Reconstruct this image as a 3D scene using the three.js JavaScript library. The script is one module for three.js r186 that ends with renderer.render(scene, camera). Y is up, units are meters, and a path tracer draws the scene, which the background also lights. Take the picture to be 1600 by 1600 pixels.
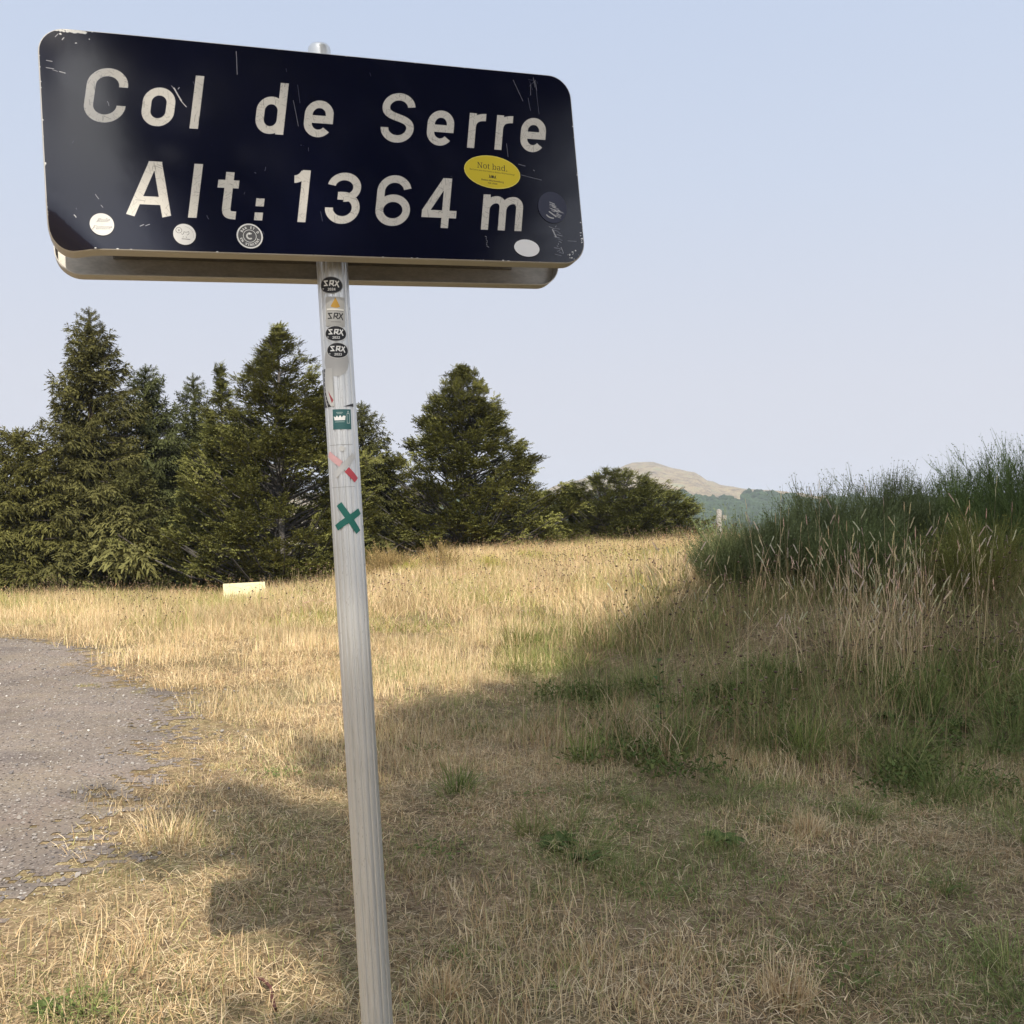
import * as THREE from 'three';
import { mergeGeometries } from 'three/addons/utils/BufferGeometryUtils.js';
import { createNoise2D, createNoise3D } from 'simplex-noise';

// ---------- random numbers, noise ----------
function rngOf(seed) { let s = seed | 0; return () => { s = (s + 0x6d2b79f5) | 0; let t = Math.imul(s ^ (s >>> 15), 1 | s); t = (t + Math.imul(t ^ (t >>> 7), 61 | t)) ^ t; return ((t ^ (t >>> 14)) >>> 0) / 4294967296; }; }
const rnd = rngOf(7), noise2 = createNoise2D(rngOf(11)), noise3 = createNoise3D(rngOf(12));
const { lerp, clamp, smoothstep } = THREE.MathUtils;
const V = (x, y, z) => new THREE.Vector3(x, y, z);
const between = (a, b, r = rnd) => a + (b - a) * r();

// ---------- camera ----------
const scene = new THREE.Scene();
const camera = new THREE.PerspectiveCamera(53.13, 1, 0.05, 6000);
camera.position.set(0, 1.6, 0);
camera.lookAt(0, 1.6, -10);
scene.add(camera);

// ---------- sky and sun ----------
const SUN_AZ = THREE.MathUtils.degToRad(9), SUN_EL = THREE.MathUtils.degToRad(45);   // behind the camera, a little to the right
const sunDir = V(Math.sin(SUN_AZ) * Math.cos(SUN_EL), Math.sin(SUN_EL), Math.cos(SUN_AZ) * Math.cos(SUN_EL));
{
  const W = 512, Hh = 256, data = new Float32Array(W * Hh * 4);
  const stops = [[-1, .50, .51, .54], [0, .56, .572, .625], [.12, .535, .558, .63], [.3, .46, .52, .64], [.5, .385, .465, .62], [1, .29, .375, .56]];
  for (let j = 0; j < Hh; j++) for (let i = 0; i < W; i++) {
    const el = ((j + .5) / Hh - .5) * Math.PI, az = ((i + .5) / W - .5) * 2 * Math.PI;
    const d = V(Math.cos(az) * Math.cos(el), Math.sin(el), Math.sin(az) * Math.cos(el));
    const s = d.y; let k = 0; while (k < stops.length - 2 && s > stops[k + 1][0]) k++;
    const a = stops[k], b = stops[k + 1], t = clamp((s - a[0]) / (b[0] - a[0]), 0, 1);
    const ang = Math.acos(clamp(d.dot(sunDir), -1, 1)), glow = 2.2 * Math.exp(-ang * ang / .05) + 1.5 * Math.exp(-ang / .55);   // hazy air round the sun
    for (let c = 0; c < 3; c++) data[(j * W + i) * 4 + c] = lerp(a[c + 1], b[c + 1], t) + glow * [1, .95, .86][c];
    data[(j * W + i) * 4 + 3] = 1;
  }
  const sky = new THREE.DataTexture(data, W, Hh, THREE.RGBAFormat, THREE.FloatType);
  sky.mapping = THREE.EquirectangularReflectionMapping; sky.magFilter = sky.minFilter = THREE.LinearFilter; sky.wrapS = THREE.RepeatWrapping; sky.needsUpdate = true;
  scene.background = sky; scene.environment = sky;
}
const sun = new THREE.DirectionalLight(new THREE.Color().setRGB(1, .91, .77), 5);
sun.position.copy(sunDir).multiplyScalar(60).add(V(0, 0, -10)); sun.target.position.set(0, 0, -10);
sun.castShadow = true; sun.shadow.mapSize.set(4096, 4096);
Object.assign(sun.shadow.camera, { left: -40, right: 40, top: 40, bottom: -40, near: 1, far: 200 });
scene.add(sun, sun.target);
const EXPOSURE = 1.24;
scene.fog = new THREE.FogExp2(new THREE.Color().setRGB(.78, .86, 1), 0.0003);

// ---------- helpers ----------
const names = new Map();
function numbered(n) { const k = names.get(n) ?? 0; names.set(n, k + 1); return k ? n + '_' + String(k).padStart(3, '0') : n; }
function tag(o, label, category, group) { o.userData.label = label; o.userData.category = category; if (group) o.userData.group = group; return o; }
function shade(o) { o.traverse((m) => { if (m.isMesh) { m.castShadow = true; m.receiveShadow = true; } }); return o; }
function top(o, name) { o.name = numbered(name ?? o.name); scene.add(o); return o; }
function part(name, geo, mat, parent) { const m = new THREE.Mesh(geo, mat); m.name = name; parent.add(m); return m; }
const std = (p) => new THREE.MeshStandardMaterial({ roughness: .9, ...p });
const matt = (p) => new THREE.MeshPhysicalMaterial({ roughness: 1, specularIntensity: 0, ...p });
const rgb = (r, g, b) => new THREE.Color().setRGB(r, g, b);
class GB {   // collects triangles with vertex colours
  constructor() { this.p = []; this.c = []; this.u = []; this.i = []; this.col = [1, 1, 1]; }
  v(x, y, z, u = 0, w = 0) { this.p.push(x, y, z); this.c.push(...this.col); this.u.push(u, w); return this.p.length / 3 - 1; }
  tri(a, b, c) { this.i.push(a, b, c); }
  quad(a, b, c, d) { this.i.push(a, b, c, a, c, d); }
  ribbon(pts, side, widths) {   // flat strip through pts, across the vector side
    let l0 = -1, r0 = -1;
    pts.forEach((q, k) => {
      const w = widths[k] / 2;
      if (w <= 0) { const t = this.v(q.x, q.y, q.z); this.tri(l0, r0, t); return; }
      const l = this.v(q.x - side.x * w, q.y - side.y * w, q.z - side.z * w), r = this.v(q.x + side.x * w, q.y + side.y * w, q.z + side.z * w);
      if (k) this.quad(l0, r0, r, l); l0 = l; r0 = r;
    });
  }
  tube(pts, radii, sides = 5) {
    let prev = null; const up = V(.31, .2, .93), t = V(0, 0, 0), a = V(0, 0, 0), b = V(0, 0, 0);
    pts.forEach((q, k) => {
      t.copy(pts[Math.min(k + 1, pts.length - 1)]).sub(pts[Math.max(k - 1, 0)]).normalize();
      a.crossVectors(t, up).normalize(); b.crossVectors(t, a);
      const ring = [];
      for (let s = 0; s < sides; s++) { const f = s / sides * 2 * Math.PI, ca = Math.cos(f) * radii[k], sa = Math.sin(f) * radii[k]; ring.push(this.v(q.x + a.x * ca + b.x * sa, q.y + a.y * ca + b.y * sa, q.z + a.z * ca + b.z * sa, s / sides, k)); }
      if (prev) for (let s = 0; s < sides; s++) this.quad(prev[s], prev[(s + 1) % sides], ring[(s + 1) % sides], ring[s]);
      prev = ring;
    });
  }
  geo(smooth = false) {
    const g = new THREE.BufferGeometry();
    g.setAttribute('position', new THREE.Float32BufferAttribute(this.p, 3)); g.setAttribute('color', new THREE.Float32BufferAttribute(this.c, 3)); g.setAttribute('uv', new THREE.Float32BufferAttribute(this.u, 2));
    g.setIndex(this.i); if (smooth) g.computeVertexNormals(); else { const n = g.toNonIndexed(); n.computeVertexNormals(); return n; } return g;
  }
}
function noiseTexture(size, f, srgb = true) {   // f(x, y) in 0..1 -> [r, g, b] 0..255
  const d = new Uint8Array(size * size * 4);
  for (let y = 0; y < size; y++) for (let x = 0; x < size; x++) { const c = f(x / size, y / size); d.set([c[0], c[1], c[2], 255], (y * size + x) * 4); }
  const t = new THREE.DataTexture(d, size, size); t.wrapS = t.wrapT = THREE.RepeatWrapping; t.magFilter = THREE.LinearFilter; t.minFilter = THREE.LinearFilter; if (srgb) t.colorSpace = THREE.SRGBColorSpace; t.needsUpdate = true; return t;
}
const tileNoise = (u, v, f, s) => { const a = u * 2 * Math.PI, b = v * 2 * Math.PI; return noise3(Math.cos(a) * f + s, Math.sin(a) * f + Math.cos(b) * f * .73, Math.sin(b) * f - s); };
function canvasTexture(w, h, draw, srgb = true) { const c = document.createElement('canvas'); c.width = w; c.height = h; const g = c.getContext('2d'); draw(g, w, h); const t = new THREE.CanvasTexture(c); if (srgb) t.colorSpace = THREE.SRGBColorSpace; t.anisotropy = 8; return t; }

// ---------- the lie of the land: d is the distance in front of the camera (-z) ----------
const profile = (pts, d) => { if (d <= pts[0][0]) return pts[0][1]; for (let k = 1; k < pts.length; k++) if (d < pts[k][0]) { const t = (d - pts[k - 1][0]) / (pts[k][0] - pts[k - 1][0]); return lerp(pts[k - 1][1], pts[k][1], t * t * (3 - 2 * t)); } return pts[pts.length - 1][1]; };
const PL = [[0, 0], [13, 0], [18, -.14], [25, -.5], [40, -.6], [70, -3], [200, -30], [500, -70]];
const PC = [[0, 0], [6, .02], [9, .1], [13, .3], [18, .46], [25, .52], [40, .5], [70, -4], [200, -30], [500, -70]];
const PR = [[0, 0], [6.2, 0], [7.6, .24], [9.4, .82], [11, .96], [15, .86], [25, .62], [40, .55], [70, -4], [200, -30], [500, -70]];
function height(x, d) {
  const l = smoothstep(-x, .3, 5.5), r = smoothstep(x, .4 + noise2(d * .3, 4) * .2, 2.6 + Math.max(0, d - 10) * .12);
  let h = lerp(lerp(profile(PC, d), profile(PL, d), l), profile(PR, d), r);
  const rough = 1 - .93 * smoothstep(onGravel(x, d), -.9, -.1);
  const near = clamp(1 - Math.hypot(x, d) / 300, 0, 1);
  h += rough * near * (.022 * noise2(x * 1.1, d * 1.1) + .012 * noise2(x * 3.3 + 9, d * 3.3)) + .05 * near * noise2(x * .22 + 3, d * .22);
  return h;
}
// edge of the gravel: distance inside it, metres (negative outside)
const GE = [[3.5, -3.2], [4, -2.25], [4.4, -1.75], [5, -1.85], [5.6, -2.1], [6.1, -2.0], [6.7, -2.2], [7.3, -2.25], [7.8, -2.5], [8.8, -2.75], [9.6, -3.75], [10.6, -4.2], [11.6, -4.8], [12.4, -5.6], [12.9, -6.6]];
function onGravel(x, d) {
  if (d < 3.2 || d > 14) return -1;
  const far = 13.0 + .25 * noise2(x * .6, 2) - d, near = d - (3.25 + .2 * noise2(x * .8, 8) + Math.max(0, -x - 4) * -.05);
  let e = profile(GE, d) + .2 * noise2(d * 1.7, 5) + .1 * noise2(d * 5, x * 3);
  return Math.min(far, near, e - x);
}
const P = (x, d, up = 0) => V(x, height(x, d) + up, -d);

// ---------- ground ----------
const thatch = canvasTexture(1024, 1024, (g, w, h) => {
  const r = rngOf(21);
  g.fillStyle = '#7a6952'; g.fillRect(0, 0, w, h);
  for (let k = 0; k < 900; k++) { const x = r() * w, y = r() * h, s = 8 + r() * 40; g.fillStyle = ['rgba(88,74,58,.3)', 'rgba(140,124,100,.22)', 'rgba(100,98,72,.2)'][Math.floor(r() * 3)]; for (const ox of [-w, 0, w]) for (const oy of [-h, 0, h]) { g.beginPath(); g.ellipse(x + ox, y + oy, s, s * (.4 + .6 * r()), r() * 6, 0, 7); g.fill(); } }
  for (let k = 0; k < 16000; k++) {
    const x = r() * w, y = r() * h, a = r() * 6.28, l = 8 + r() * 34;
    g.strokeStyle = ['#ae9a78', '#c4b192', '#877458', '#5a4c3b', '#85805a', '#9a8768', '#493f33'][Math.floor(r() * 7)]; g.lineWidth = .8 + r() * 1.6;
    g.beginPath(); g.moveTo(x, y); g.quadraticCurveTo(x + Math.cos(a) * l * .5 + r() * 6 - 3, y + Math.sin(a) * l * .5 + r() * 6 - 3, x + Math.cos(a) * l, y + Math.sin(a) * l); g.stroke();
  }
});
thatch.wrapS = thatch.wrapT = THREE.RepeatWrapping;
{
  const N = 400, K = 3.2, A = Math.asinh(2600 / K), g = new GB();
  for (let j = 0; j <= N; j++) for (let i = 0; i <= N; i++) {
    const x = K * Math.sinh(A * (i / N * 2 - 1)), d = 6 + K * Math.sinh(A * (j / N * 2 - 1));
    const n = .92 + .16 * noise2(x * .35, d * .35) + .1 * noise2(x * 1.3, d * 1.3);
    g.col = [n, n * (1 + .05 * noise2(x * .5 + 7, d * .5)), n * .98];
    g.v(x, height(x, d), -d, x / 1.7, d / 1.7);
  }
  for (let j = 0; j < N; j++) for (let i = 0; i < N; i++) { const a = j * (N + 1) + i; g.quad(a, a + 1, a + N + 2, a + N + 1); }
  const m = new THREE.Mesh(g.geo(true), matt({ map: thatch, vertexColors: true }));
  m.userData.kind = 'structure'; m.userData.label = 'brown soil and dry thatch under the grass of the verge and hillside'; top(m, 'ground');
}
// gravel lot
const gravelTex = canvasTexture(2048, 2048, (g, w, h) => {
  const r = rngOf(31);
  g.fillStyle = '#9c9289'; g.fillRect(0, 0, w, h);
  const blob = (x, y, s, q, a) => { for (const ox of [-w, 0, w]) for (const oy of [-h, 0, h]) { g.beginPath(); g.ellipse(x + ox, y + oy, s, s * q, a, 0, 7); g.fill(); } };
  for (let k = 0; k < 260; k++) { g.fillStyle = ['rgba(170,152,130,.14)', 'rgba(118,112,110,.14)', 'rgba(150,140,128,.16)'][Math.floor(r() * 3)]; blob(r() * w, r() * h, 60 + r() * 160, .4 + r() * .6, r() * 6); }
  for (let k = 0; k < 52000; k++) {
    const s = Math.pow(r(), 3) * 6 + 1.1;
    g.fillStyle = ['#75706e', '#86807c', '#b1a89f', '#c9c2ba', '#6a625c', '#a3988b', '#928a85', '#5c5652', '#dedad4'][Math.floor(r() * (r() < .3 ? 9 : 8))];
    const x = r() * w, y = r() * h; g.beginPath(); g.ellipse(x, y, s, s * (.55 + .45 * r()), r() * 6, 0, 7); g.fill();
  }
});
gravelTex.wrapS = gravelTex.wrapT = THREE.RepeatWrapping;
{
  const g = new GB(), S = .04, cells = new Map();
  const at = (i, j) => { const k = i + ',' + j; if (!cells.has(k)) { const x = -14 + i * S, d = 3 + j * S; const n = .95 + .12 * noise2(x * .5, d * .5 + 40); g.col = [n, n * .985, n * .97]; cells.set(k, g.v(x, height(x, d) + .003, -d, x / 2.6, d / 2.6)); } return cells.get(k); };
  for (let j = 0; j < 275; j++) for (let i = 0; i < 345; i++) { const x = -14 + (i + .5) * S, d = 3 + (j + .5) * S; if (onGravel(x, d) > .1 + .22 * noise2(x * 5, d * 5) + .2 * noise2(x * 17, d * 17) + .12 * noise2(x * 41, d * 41)) g.quad(at(i, j), at(i + 1, j), at(i + 1, j + 1), at(i, j + 1)); }
  const m = new THREE.Mesh(g.geo(true), matt({ map: gravelTex, color: rgb(.66, .655, .648), bumpMap: gravelTex, bumpScale: .004, vertexColors: true, roughness: 1 }));
  m.userData.kind = 'structure'; m.userData.label = 'grey gravel lay-by beside the grassy verge'; top(m, 'gravel_lot');
}

// ---------- instanced stuff ----------
const dummy = new THREE.Object3D();
function scatter(name, geo, mat, list, label, parent) {   // list of {p, s, sy, yaw, q, c}
  const m = new THREE.InstancedMesh(geo, mat, list.length);
  list.forEach((e, k) => {
    dummy.position.copy(e.p); if (e.q) dummy.quaternion.copy(e.q); else dummy.rotation.set(e.tx ?? 0, e.yaw ?? 0, e.tz ?? 0);
    dummy.scale.set(e.s, e.sy ?? e.s, e.s); dummy.updateMatrix(); m.setMatrixAt(k, dummy.matrix); m.setColorAt(k, e.c);
  });
  m.userData.kind = 'stuff'; m.castShadow = m.receiveShadow = true;
  if (parent) { m.name = name; parent.add(m); } else { m.userData.label = label; top(m, name); }
  return m;
}
const blade = matt({ vertexColors: true }), needleMat = matt({ vertexColors: true }), leafMat = matt({ vertexColors: true });
const straw = [[.6, .46, .28], [.52, .375, .21], [.66, .53, .34], [.44, .3, .165], [.57, .445, .25]], dryGreen = [[.28, .28, .11], [.35, .33, .14], [.22, .24, .09]], fresh = [[.13, .17, .05], [.18, .22, .07], [.11, .145, .05]], brown = [[.32, .22, .125], [.26, .17, .095], [.38, .27, .155]];
const pick = (a, r = rnd) => a[Math.floor(r() * a.length)];
function tuftGeo(seed, o) {   // blades in a patch: n, spread, h [lo, hi], w, lean, colours, flat share
  const r = rngOf(seed), g = new GB();
  for (let k = 0; k < o.n; k++) {
    const a = r() * 6.283, rad = o.soft ? o.spread * 1.3 * Math.pow(r(), .8) : o.spread * Math.sqrt(r()), x = Math.cos(a) * rad, z = Math.sin(a) * rad, flat = r() < (o.flat ?? 0);
    const h = between(o.h[0], o.h[1], r) * (flat ? 1.1 : 1), dir = o.fan ? a + (r() - .5) * 1.6 : r() * 6.283, lean = flat ? between(1.1, 1.5, r) : Math.abs(between(0, o.lean, r));
    const dx = Math.cos(dir), dz = Math.sin(dir), bend = o.bend ?? .5, pts = [], segs = o.segs ?? 3, ws = [];
    const col = pick(o.cols, r), j = .8 + .4 * r(); g.col = col.map((c) => c * j);
    let px = x, py = flat ? between(0, .02, r) : -.01, pz = z, ang = lean * .6;
    for (let s = 0; s <= segs; s++) { pts.push(V(px, Math.max(py, flat ? .004 : -1), pz)); ws.push(s === segs ? 0 : o.w * (1 - .45 * s / segs) * (.7 + .6 * r())); const st = h / segs; px += dx * Math.sin(ang) * st; pz += dz * Math.sin(ang) * st; py += Math.cos(ang) * st * (flat ? .35 : 1); ang += bend * lean / segs * 2; }
    const sd = r() * 6.283; g.ribbon(pts, V(Math.cos(sd), 0, Math.sin(sd)), ws);
    if (o.head) { // seed head: short spikelets round the tip
      const q = pts[segs], t = pts[segs].clone().sub(pts[segs - 1]).normalize(), n = o.head.n; g.col = pick(o.head.cols, r).map((c) => c * (.85 + .3 * r()));
      for (let s = 0; s < n; s++) { const f = s / n, c = q.clone().addScaledVector(t, -o.head.l * f), an = r() * 6.283, wd = o.head.w * (1 - .55 * Math.abs(f - .5)), tip = c.clone().addScaledVector(t, o.head.l * .3).add(V(Math.cos(an) * wd, wd * .2, Math.sin(an) * wd)); const i0 = g.v(c.x, c.y, c.z), i1 = g.v(c.x + Math.sin(an) * wd * .55, c.y + o.head.l * .16, c.z - Math.cos(an) * wd * .55), i2 = g.v(tip.x, tip.y, tip.z); g.tri(i0, i1, i2); }
    }
  }
  return g.geo();
}
const G = {
  thatch: [1, 2, 3].map((s) => tuftGeo(100 + s, { n: 1000, soft: 1, spread: .38, h: [.03, .11], w: .003, lean: 1.25, flat: .76, cols: [...straw, ...straw, dryGreen[0], ...brown] })),
  lawn: [1, 2, 3].map((s) => tuftGeo(200 + s, { n: 900, soft: 1, spread: .38, h: [.03, .1], w: .0031, lean: 1.15, flat: .34, cols: [...dryGreen, dryGreen[0], straw[0], straw[1], fresh[1], brown[2]] })),
  short: [1, 2].map((s) => tuftGeo(300 + s, { n: 760, soft: 1, spread: .38, h: [.05, .15], w: .0031, lean: .75, flat: .15, cols: [...straw, straw[2], dryGreen[1]] })),
  meadow: [1, 2, 3].map((s) => tuftGeo(400 + s, { n: 450, soft: 1, spread: .5, h: [.1, .36], w: .0042, lean: .85, bend: .8, cols: [...straw, ...straw, dryGreen[1], dryGreen[0], brown[2]] })),
  bank: [1, 2, 3].map((s) => tuftGeo(450 + s, { n: 420, soft: 1, spread: .48, h: [.12, .46], w: .0034, lean: 1.15, bend: .9, segs: 4, cols: [...dryGreen, ...dryGreen, dryGreen[2], ...fresh, straw[1], brown[0], brown[2]] })),
  tall: [1, 2, 3].map((s) => tuftGeo(500 + s, { n: 40, spread: .48, h: [.32, .78], w: .0034, lean: .62, segs: 4, bend: .9, cols: straw, head: { n: 8, l: .065, w: .0085, cols: [[.55, .44, .28], [.45, .34, .22], [.5, .37, .27]] } })),
  stalk: [1, 2, 3, 4].map((s) => tuftGeo(600 + s, { n: 7, spread: .25, h: [.55, 1.15], w: .003, lean: .42, segs: 5, bend: .6, cols: straw, head: { n: 18, l: .085, w: .0058, cols: [[.6, .49, .33], [.52, .42, .28]] } })),
  lush: [1, 2, 3].map((s) => tuftGeo(700 + s, { n: 110, spread: .2, h: [.16, .46], w: .0042, lean: 1.1, bend: 1, fan: true, segs: 4, cols: [...fresh, dryGreen[2], dryGreen[0]] })),
  weed: [1, 2, 3].map((s) => { const r = rngOf(800 + s), g = new GB(); for (let k = 0; k < 60; k++) { const a = r() * 6.283, l = between(.018, .042, r), rad = .16 * Math.sqrt(r()), w = l * between(.2, .4, r), y = between(.01, .06, r); const col = pick([[.1, .13, .045], [.13, .16, .055], [.16, .17, .06]], r); g.col = col; const c = V(Math.cos(a) * rad, y, Math.sin(a) * rad), b0 = r() * 6.283, dx = Math.cos(b0), dz = Math.sin(b0); const b = g.v(c.x, c.y, c.z), t = g.v(c.x + dx * l, c.y + between(-.01, .02, r), c.z + dz * l), m1 = g.v(c.x + dx * l * .5 - dz * w, c.y + .008, c.z + dz * l * .5 + dx * w), m2 = g.v(c.x + dx * l * .5 + dz * w, c.y + .008, c.z + dz * l * .5 - dx * w), mm = g.v(c.x + dx * l * .5, c.y + .003, c.z + dz * l * .5); g.tri(b, mm, m1); g.tri(b, m2, mm); g.tri(mm, t, m1); g.tri(m2, t, mm); } return g.geo(); }),
  knap: [1, 2, 3].map((s) => { const r = rngOf(900 + s), g = new GB(); for (let k = 0; k < 30; k++) { const a = r() * 6.283, rad = .42 * Math.sqrt(r()), h = between(.22, .58, r), x = Math.cos(a) * rad, z = Math.sin(a) * rad, x2 = x + between(-.19, .19, r), z2 = z + between(-.19, .19, r); g.col = pick([[.24, .18, .1], [.3, .23, .12], [.2, .18, .08]], r); const sd = r() * 6.283; g.ribbon([V(x, 0, z), V((x + x2) / 2 - .01, h * .55, (z + z2) / 2), V(x2, h, z2)], V(Math.cos(sd), 0, Math.sin(sd)), [.0036, .003, .0026]);
    for (let f = 0; f < 5; f++) { const y = h * between(.2, .85, r), an = r() * 6.283, l = between(.03, .07, r), q = V(lerp(x, x2, y / h), y, lerp(z, z2, y / h)); g.ribbon([q, q.clone().add(V(Math.cos(an) * l, l * .3, Math.sin(an) * l))], V(-Math.sin(an), .2, Math.cos(an)), [.005, .002]); }
    g.col = pick([[.11, .075, .055], [.15, .1, .075], [.09, .065, .05], [.2, .15, .11]], r); const q = between(.009, .015, r); const tp = g.v(x2, h + q, z2), bt = g.v(x2, h - q * .7, z2), ring = []; for (let f = 0; f < 5; f++) ring.push(g.v(x2 + Math.cos(f * 1.2566) * q, h + q * .25, z2 + Math.sin(f * 1.2566) * q)); for (let f = 0; f < 5; f++) { g.tri(ring[f], tp, ring[(f + 1) % 5]); g.tri(ring[(f + 1) % 5], bt, ring[f]); } } return g.geo(); }),
};
const stuff = {}; for (const k in G) stuff[k] = G[k].map(() => []);
const put = (kind, x, d, s, sy, tint, up = 0) => { const l = stuff[kind]; l[Math.floor(rnd() * l.length)].push({ p: P(x, d, up), s, sy, yaw: rnd() * 6.283, tx: (rnd() - .5) * .15, tz: (rnd() - .5) * .15, c: tint }); };
const tone = (k, g = 0) => { const j = k * between(.74, 1.2); return rgb(j * (1 - g * .22), j, j * (1 - g * .1)); };
function tallness(x, d) {   // 0 mown verge, 1 uncut meadow
  const n = .9 * noise2(x * .45 + 20, d * .35) + .4 * noise2(x * 1.4, d * 1.1 + 50);
  const centre = smoothstep(d + n, 10.4, 14.5), left = smoothstep(d + n, 15.5, 19), bank = smoothstep(x - .35 + .35 * n, 0, .9) * smoothstep(d - .3 * x * 0 + .5 * n, 6.4, 7.5);
  return Math.max(lerp(centre, left, smoothstep(-x, 3, 8)), bank);
}
// mown and trampled verge
function jitter(d0, d1, half, per, f) { let d = d0; while (d < d1) { const step = 1 / Math.sqrt(per(d)); const w = half * d + .6; for (let x = -w; x < w; x += step) f(x + between(-.6, .6) * step, d + between(-.6, .6) * step); d += step; } }
jitter(1.9, 17, .6, (d) => d < 7 ? 6.9 : 4.3, (x, d) => {
  const gv = onGravel(x, d), tl = tallness(x, d); if (gv > -.22) { if (gv < .5 && rnd() < .16) put(rnd() < .5 ? 'thatch' : 'lawn', x, d, between(.16, .34), between(.35, .6), tone(1)); if (gv < -.05 && rnd() < .5) put('thatch', x - .0, d, between(.4, .6), between(.35, .55), tone(1)); return; } if (rnd() < tl * 1.1) return;
  const green = noise2(x * .8 + 30, d * .6) + .55 * noise2(x * 2.6, d * 2.2 + 9) + (x > .2 ? .44 : -.34), worn = gv > -1.1 ? smoothstep(gv, -1.1, 0) : 0;
  if (rnd() < worn * .35) return;
  const s = between(.8, 1.2) * (d > 9 ? 1.15 : 1), hy = s * (1 - .5 * worn) * (.75 + .55 * smoothstep(d, 4, 11)) * (1 + .25 * noise2(x * .9, d * .9 + 70));
  if (green > .38) put('lawn', x, d, s, hy, tone(1, rnd() * .6)); else if (green > .08 && rnd() < .6) put(rnd() < .5 ? 'lawn' : 'short', x, d, s, hy, tone(1)); else put(rnd() < (d < 6 ? .86 : .6) ? 'thatch' : 'short', x, d, s, hy, tone(1));
  if (green > .62 && rnd() < .8) put('lush', x, d, between(.4, .75), between(.22, .45), tone(1.1, .1));
  if (green > .4 && rnd() < .35) put('weed', x, d, between(.5, .9), undefined, tone(1));
  if (d > 5.5 && d < 12 && x > -1 && rnd() < .12) put('weed', x, d, between(.6, 1.0), undefined, tone(1));
});
// uncut meadow
jitter(6, 34, .64, (d) => 3.2, (x, d) => {
  if (onGravel(x, d) > -.3) return; const tl = tallness(x, d); if (rnd() > tl) return;
  const g = noise2(x * .5 + 80, d * .4) + .5 * noise2(x * 1.8, d * 1.3 + 33), onBank = x > .5 && d < 10.5;
  if (onBank) put('bank', x, d, between(.85, 1.25), between(.75, 1.15), tone(1));
  else if (g > .3) put('bank', x, d, between(.9, 1.3), between(.65, 1), rgb(1.05, 1.1, .8).multiplyScalar(between(.9, 1.2)));
  else put('meadow', x, d, between(.9, 1.3), between(.85, 1.3), tone(1.05));
  if (onBank && rnd() < .1) put('meadow', x, d, between(.9, 1.2), between(.9, 1.4), tone(.9));
  if (rnd() < (onBank ? .1 : .42) && !(x < -3 && d < 19)) put('tall', x, d, between(.85, 1.15), between(.55, .95) * (onBank ? .95 : .72), d > 17 ? rgb(1.02, .9, .78).multiplyScalar(between(.8, 1.1)) : tone(1.05));
  if (noise2(x * .55 + 5, d * .5 + 90) > (x > .1 ? -.35 : .2) && rnd() < (onBank ? .85 : .4)) put('knap', x, d, between(.9, 1.2), between(.75, 1.1), tone(1));
});
// pale stalks with seed heads on the bank, in front of the broom
for (let k = 0; k < 130; k++) { const d = between(7.2, 9.2), x = between(.9, 5.4); const g = noise2(x * .9 + 15, d); if (rnd() < .45 + .6 * g) put('stalk', x, d, between(.85, 1.1), between(.75, 1.1), tone(1.05)); }
for (let k = 0; k < 26; k++) put('stalk', between(2.5, 3.1), between(7.3, 8.3), between(.8, 1), between(.85, 1.1), tone(1.1));
for (let k = 0; k < 90; k++) { const x = between(-.1, 1.7), d = between(9.2, 11.6); if (noise2(x * 1.2 + 3, d * .9) > -.25) put(rnd() < .6 ? 'lush' : 'weed', x, d, between(.7, 1.1), between(.4, .7), rgb(1, .92, .8).multiplyScalar(between(.75, 1))); }
// lush green grass along the foot of the bank
for (let k = 0; k < 460; k++) { const x = between(.2, 4.8), d = 6.9 + between(-1.1, 1.3); const g = noise2(x * .9 + 61, d * .8) + .6 * noise2(x * 2.6, d * 2.6 + 18) + .22 * (x - 2.3); if (g > .05 && rnd() < .2 + .45 * g) put('lush', x, d, between(.7, 1.15), between(.55, 1.0), tone(1, rnd() * .4)); if (g > -.1 && rnd() < .4) put('weed', x, d, between(.9, 1.3), between(1, 2.2), tone(1, .2), .02); }
for (let k = 0; k < 160; k++) { const x = between(-.4, 3.6), d = between(4.2, 6.3); if (noise2(x * 1.1 + 44, d * 1.1) > .3) put(rnd() < .5 ? 'lush' : 'weed', x, d, between(.45, .8), between(.3, .5), tone(1)); }
const stuffLabel = { thatch: ['trampled_straw', 'trampled straw and dead grass lying on the verge'], lawn: ['mown_grass', 'short dry green grass of the mown verge'], short: ['stubble_grass', 'short upright straw stubble on the verge'], meadow: ['meadow_grass', 'uncut straw coloured meadow grass on the slope'], bank: ['bank_growth', 'mixed green and brown growth covering the bank and hollows'], tall: ['seeding_grass', 'tall dry grass in seed on the slope and bank'], stalk: ['grass_stalks', 'long pale grass stalks with seed heads before the broom'], lush: ['bank_grass', 'long fresh green grass at the foot of the bank'], weed: ['ground_weeds', 'low leafy weeds growing between the grass'], knap: ['dried_knapweed', 'dried brown knapweed heads on thin stems in the meadow'] };
for (const k in stuff) stuff[k].forEach((l, i) => l.length && scatter(stuffLabel[k][0], G[k][i], blade, l, stuffLabel[k][1]));

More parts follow.
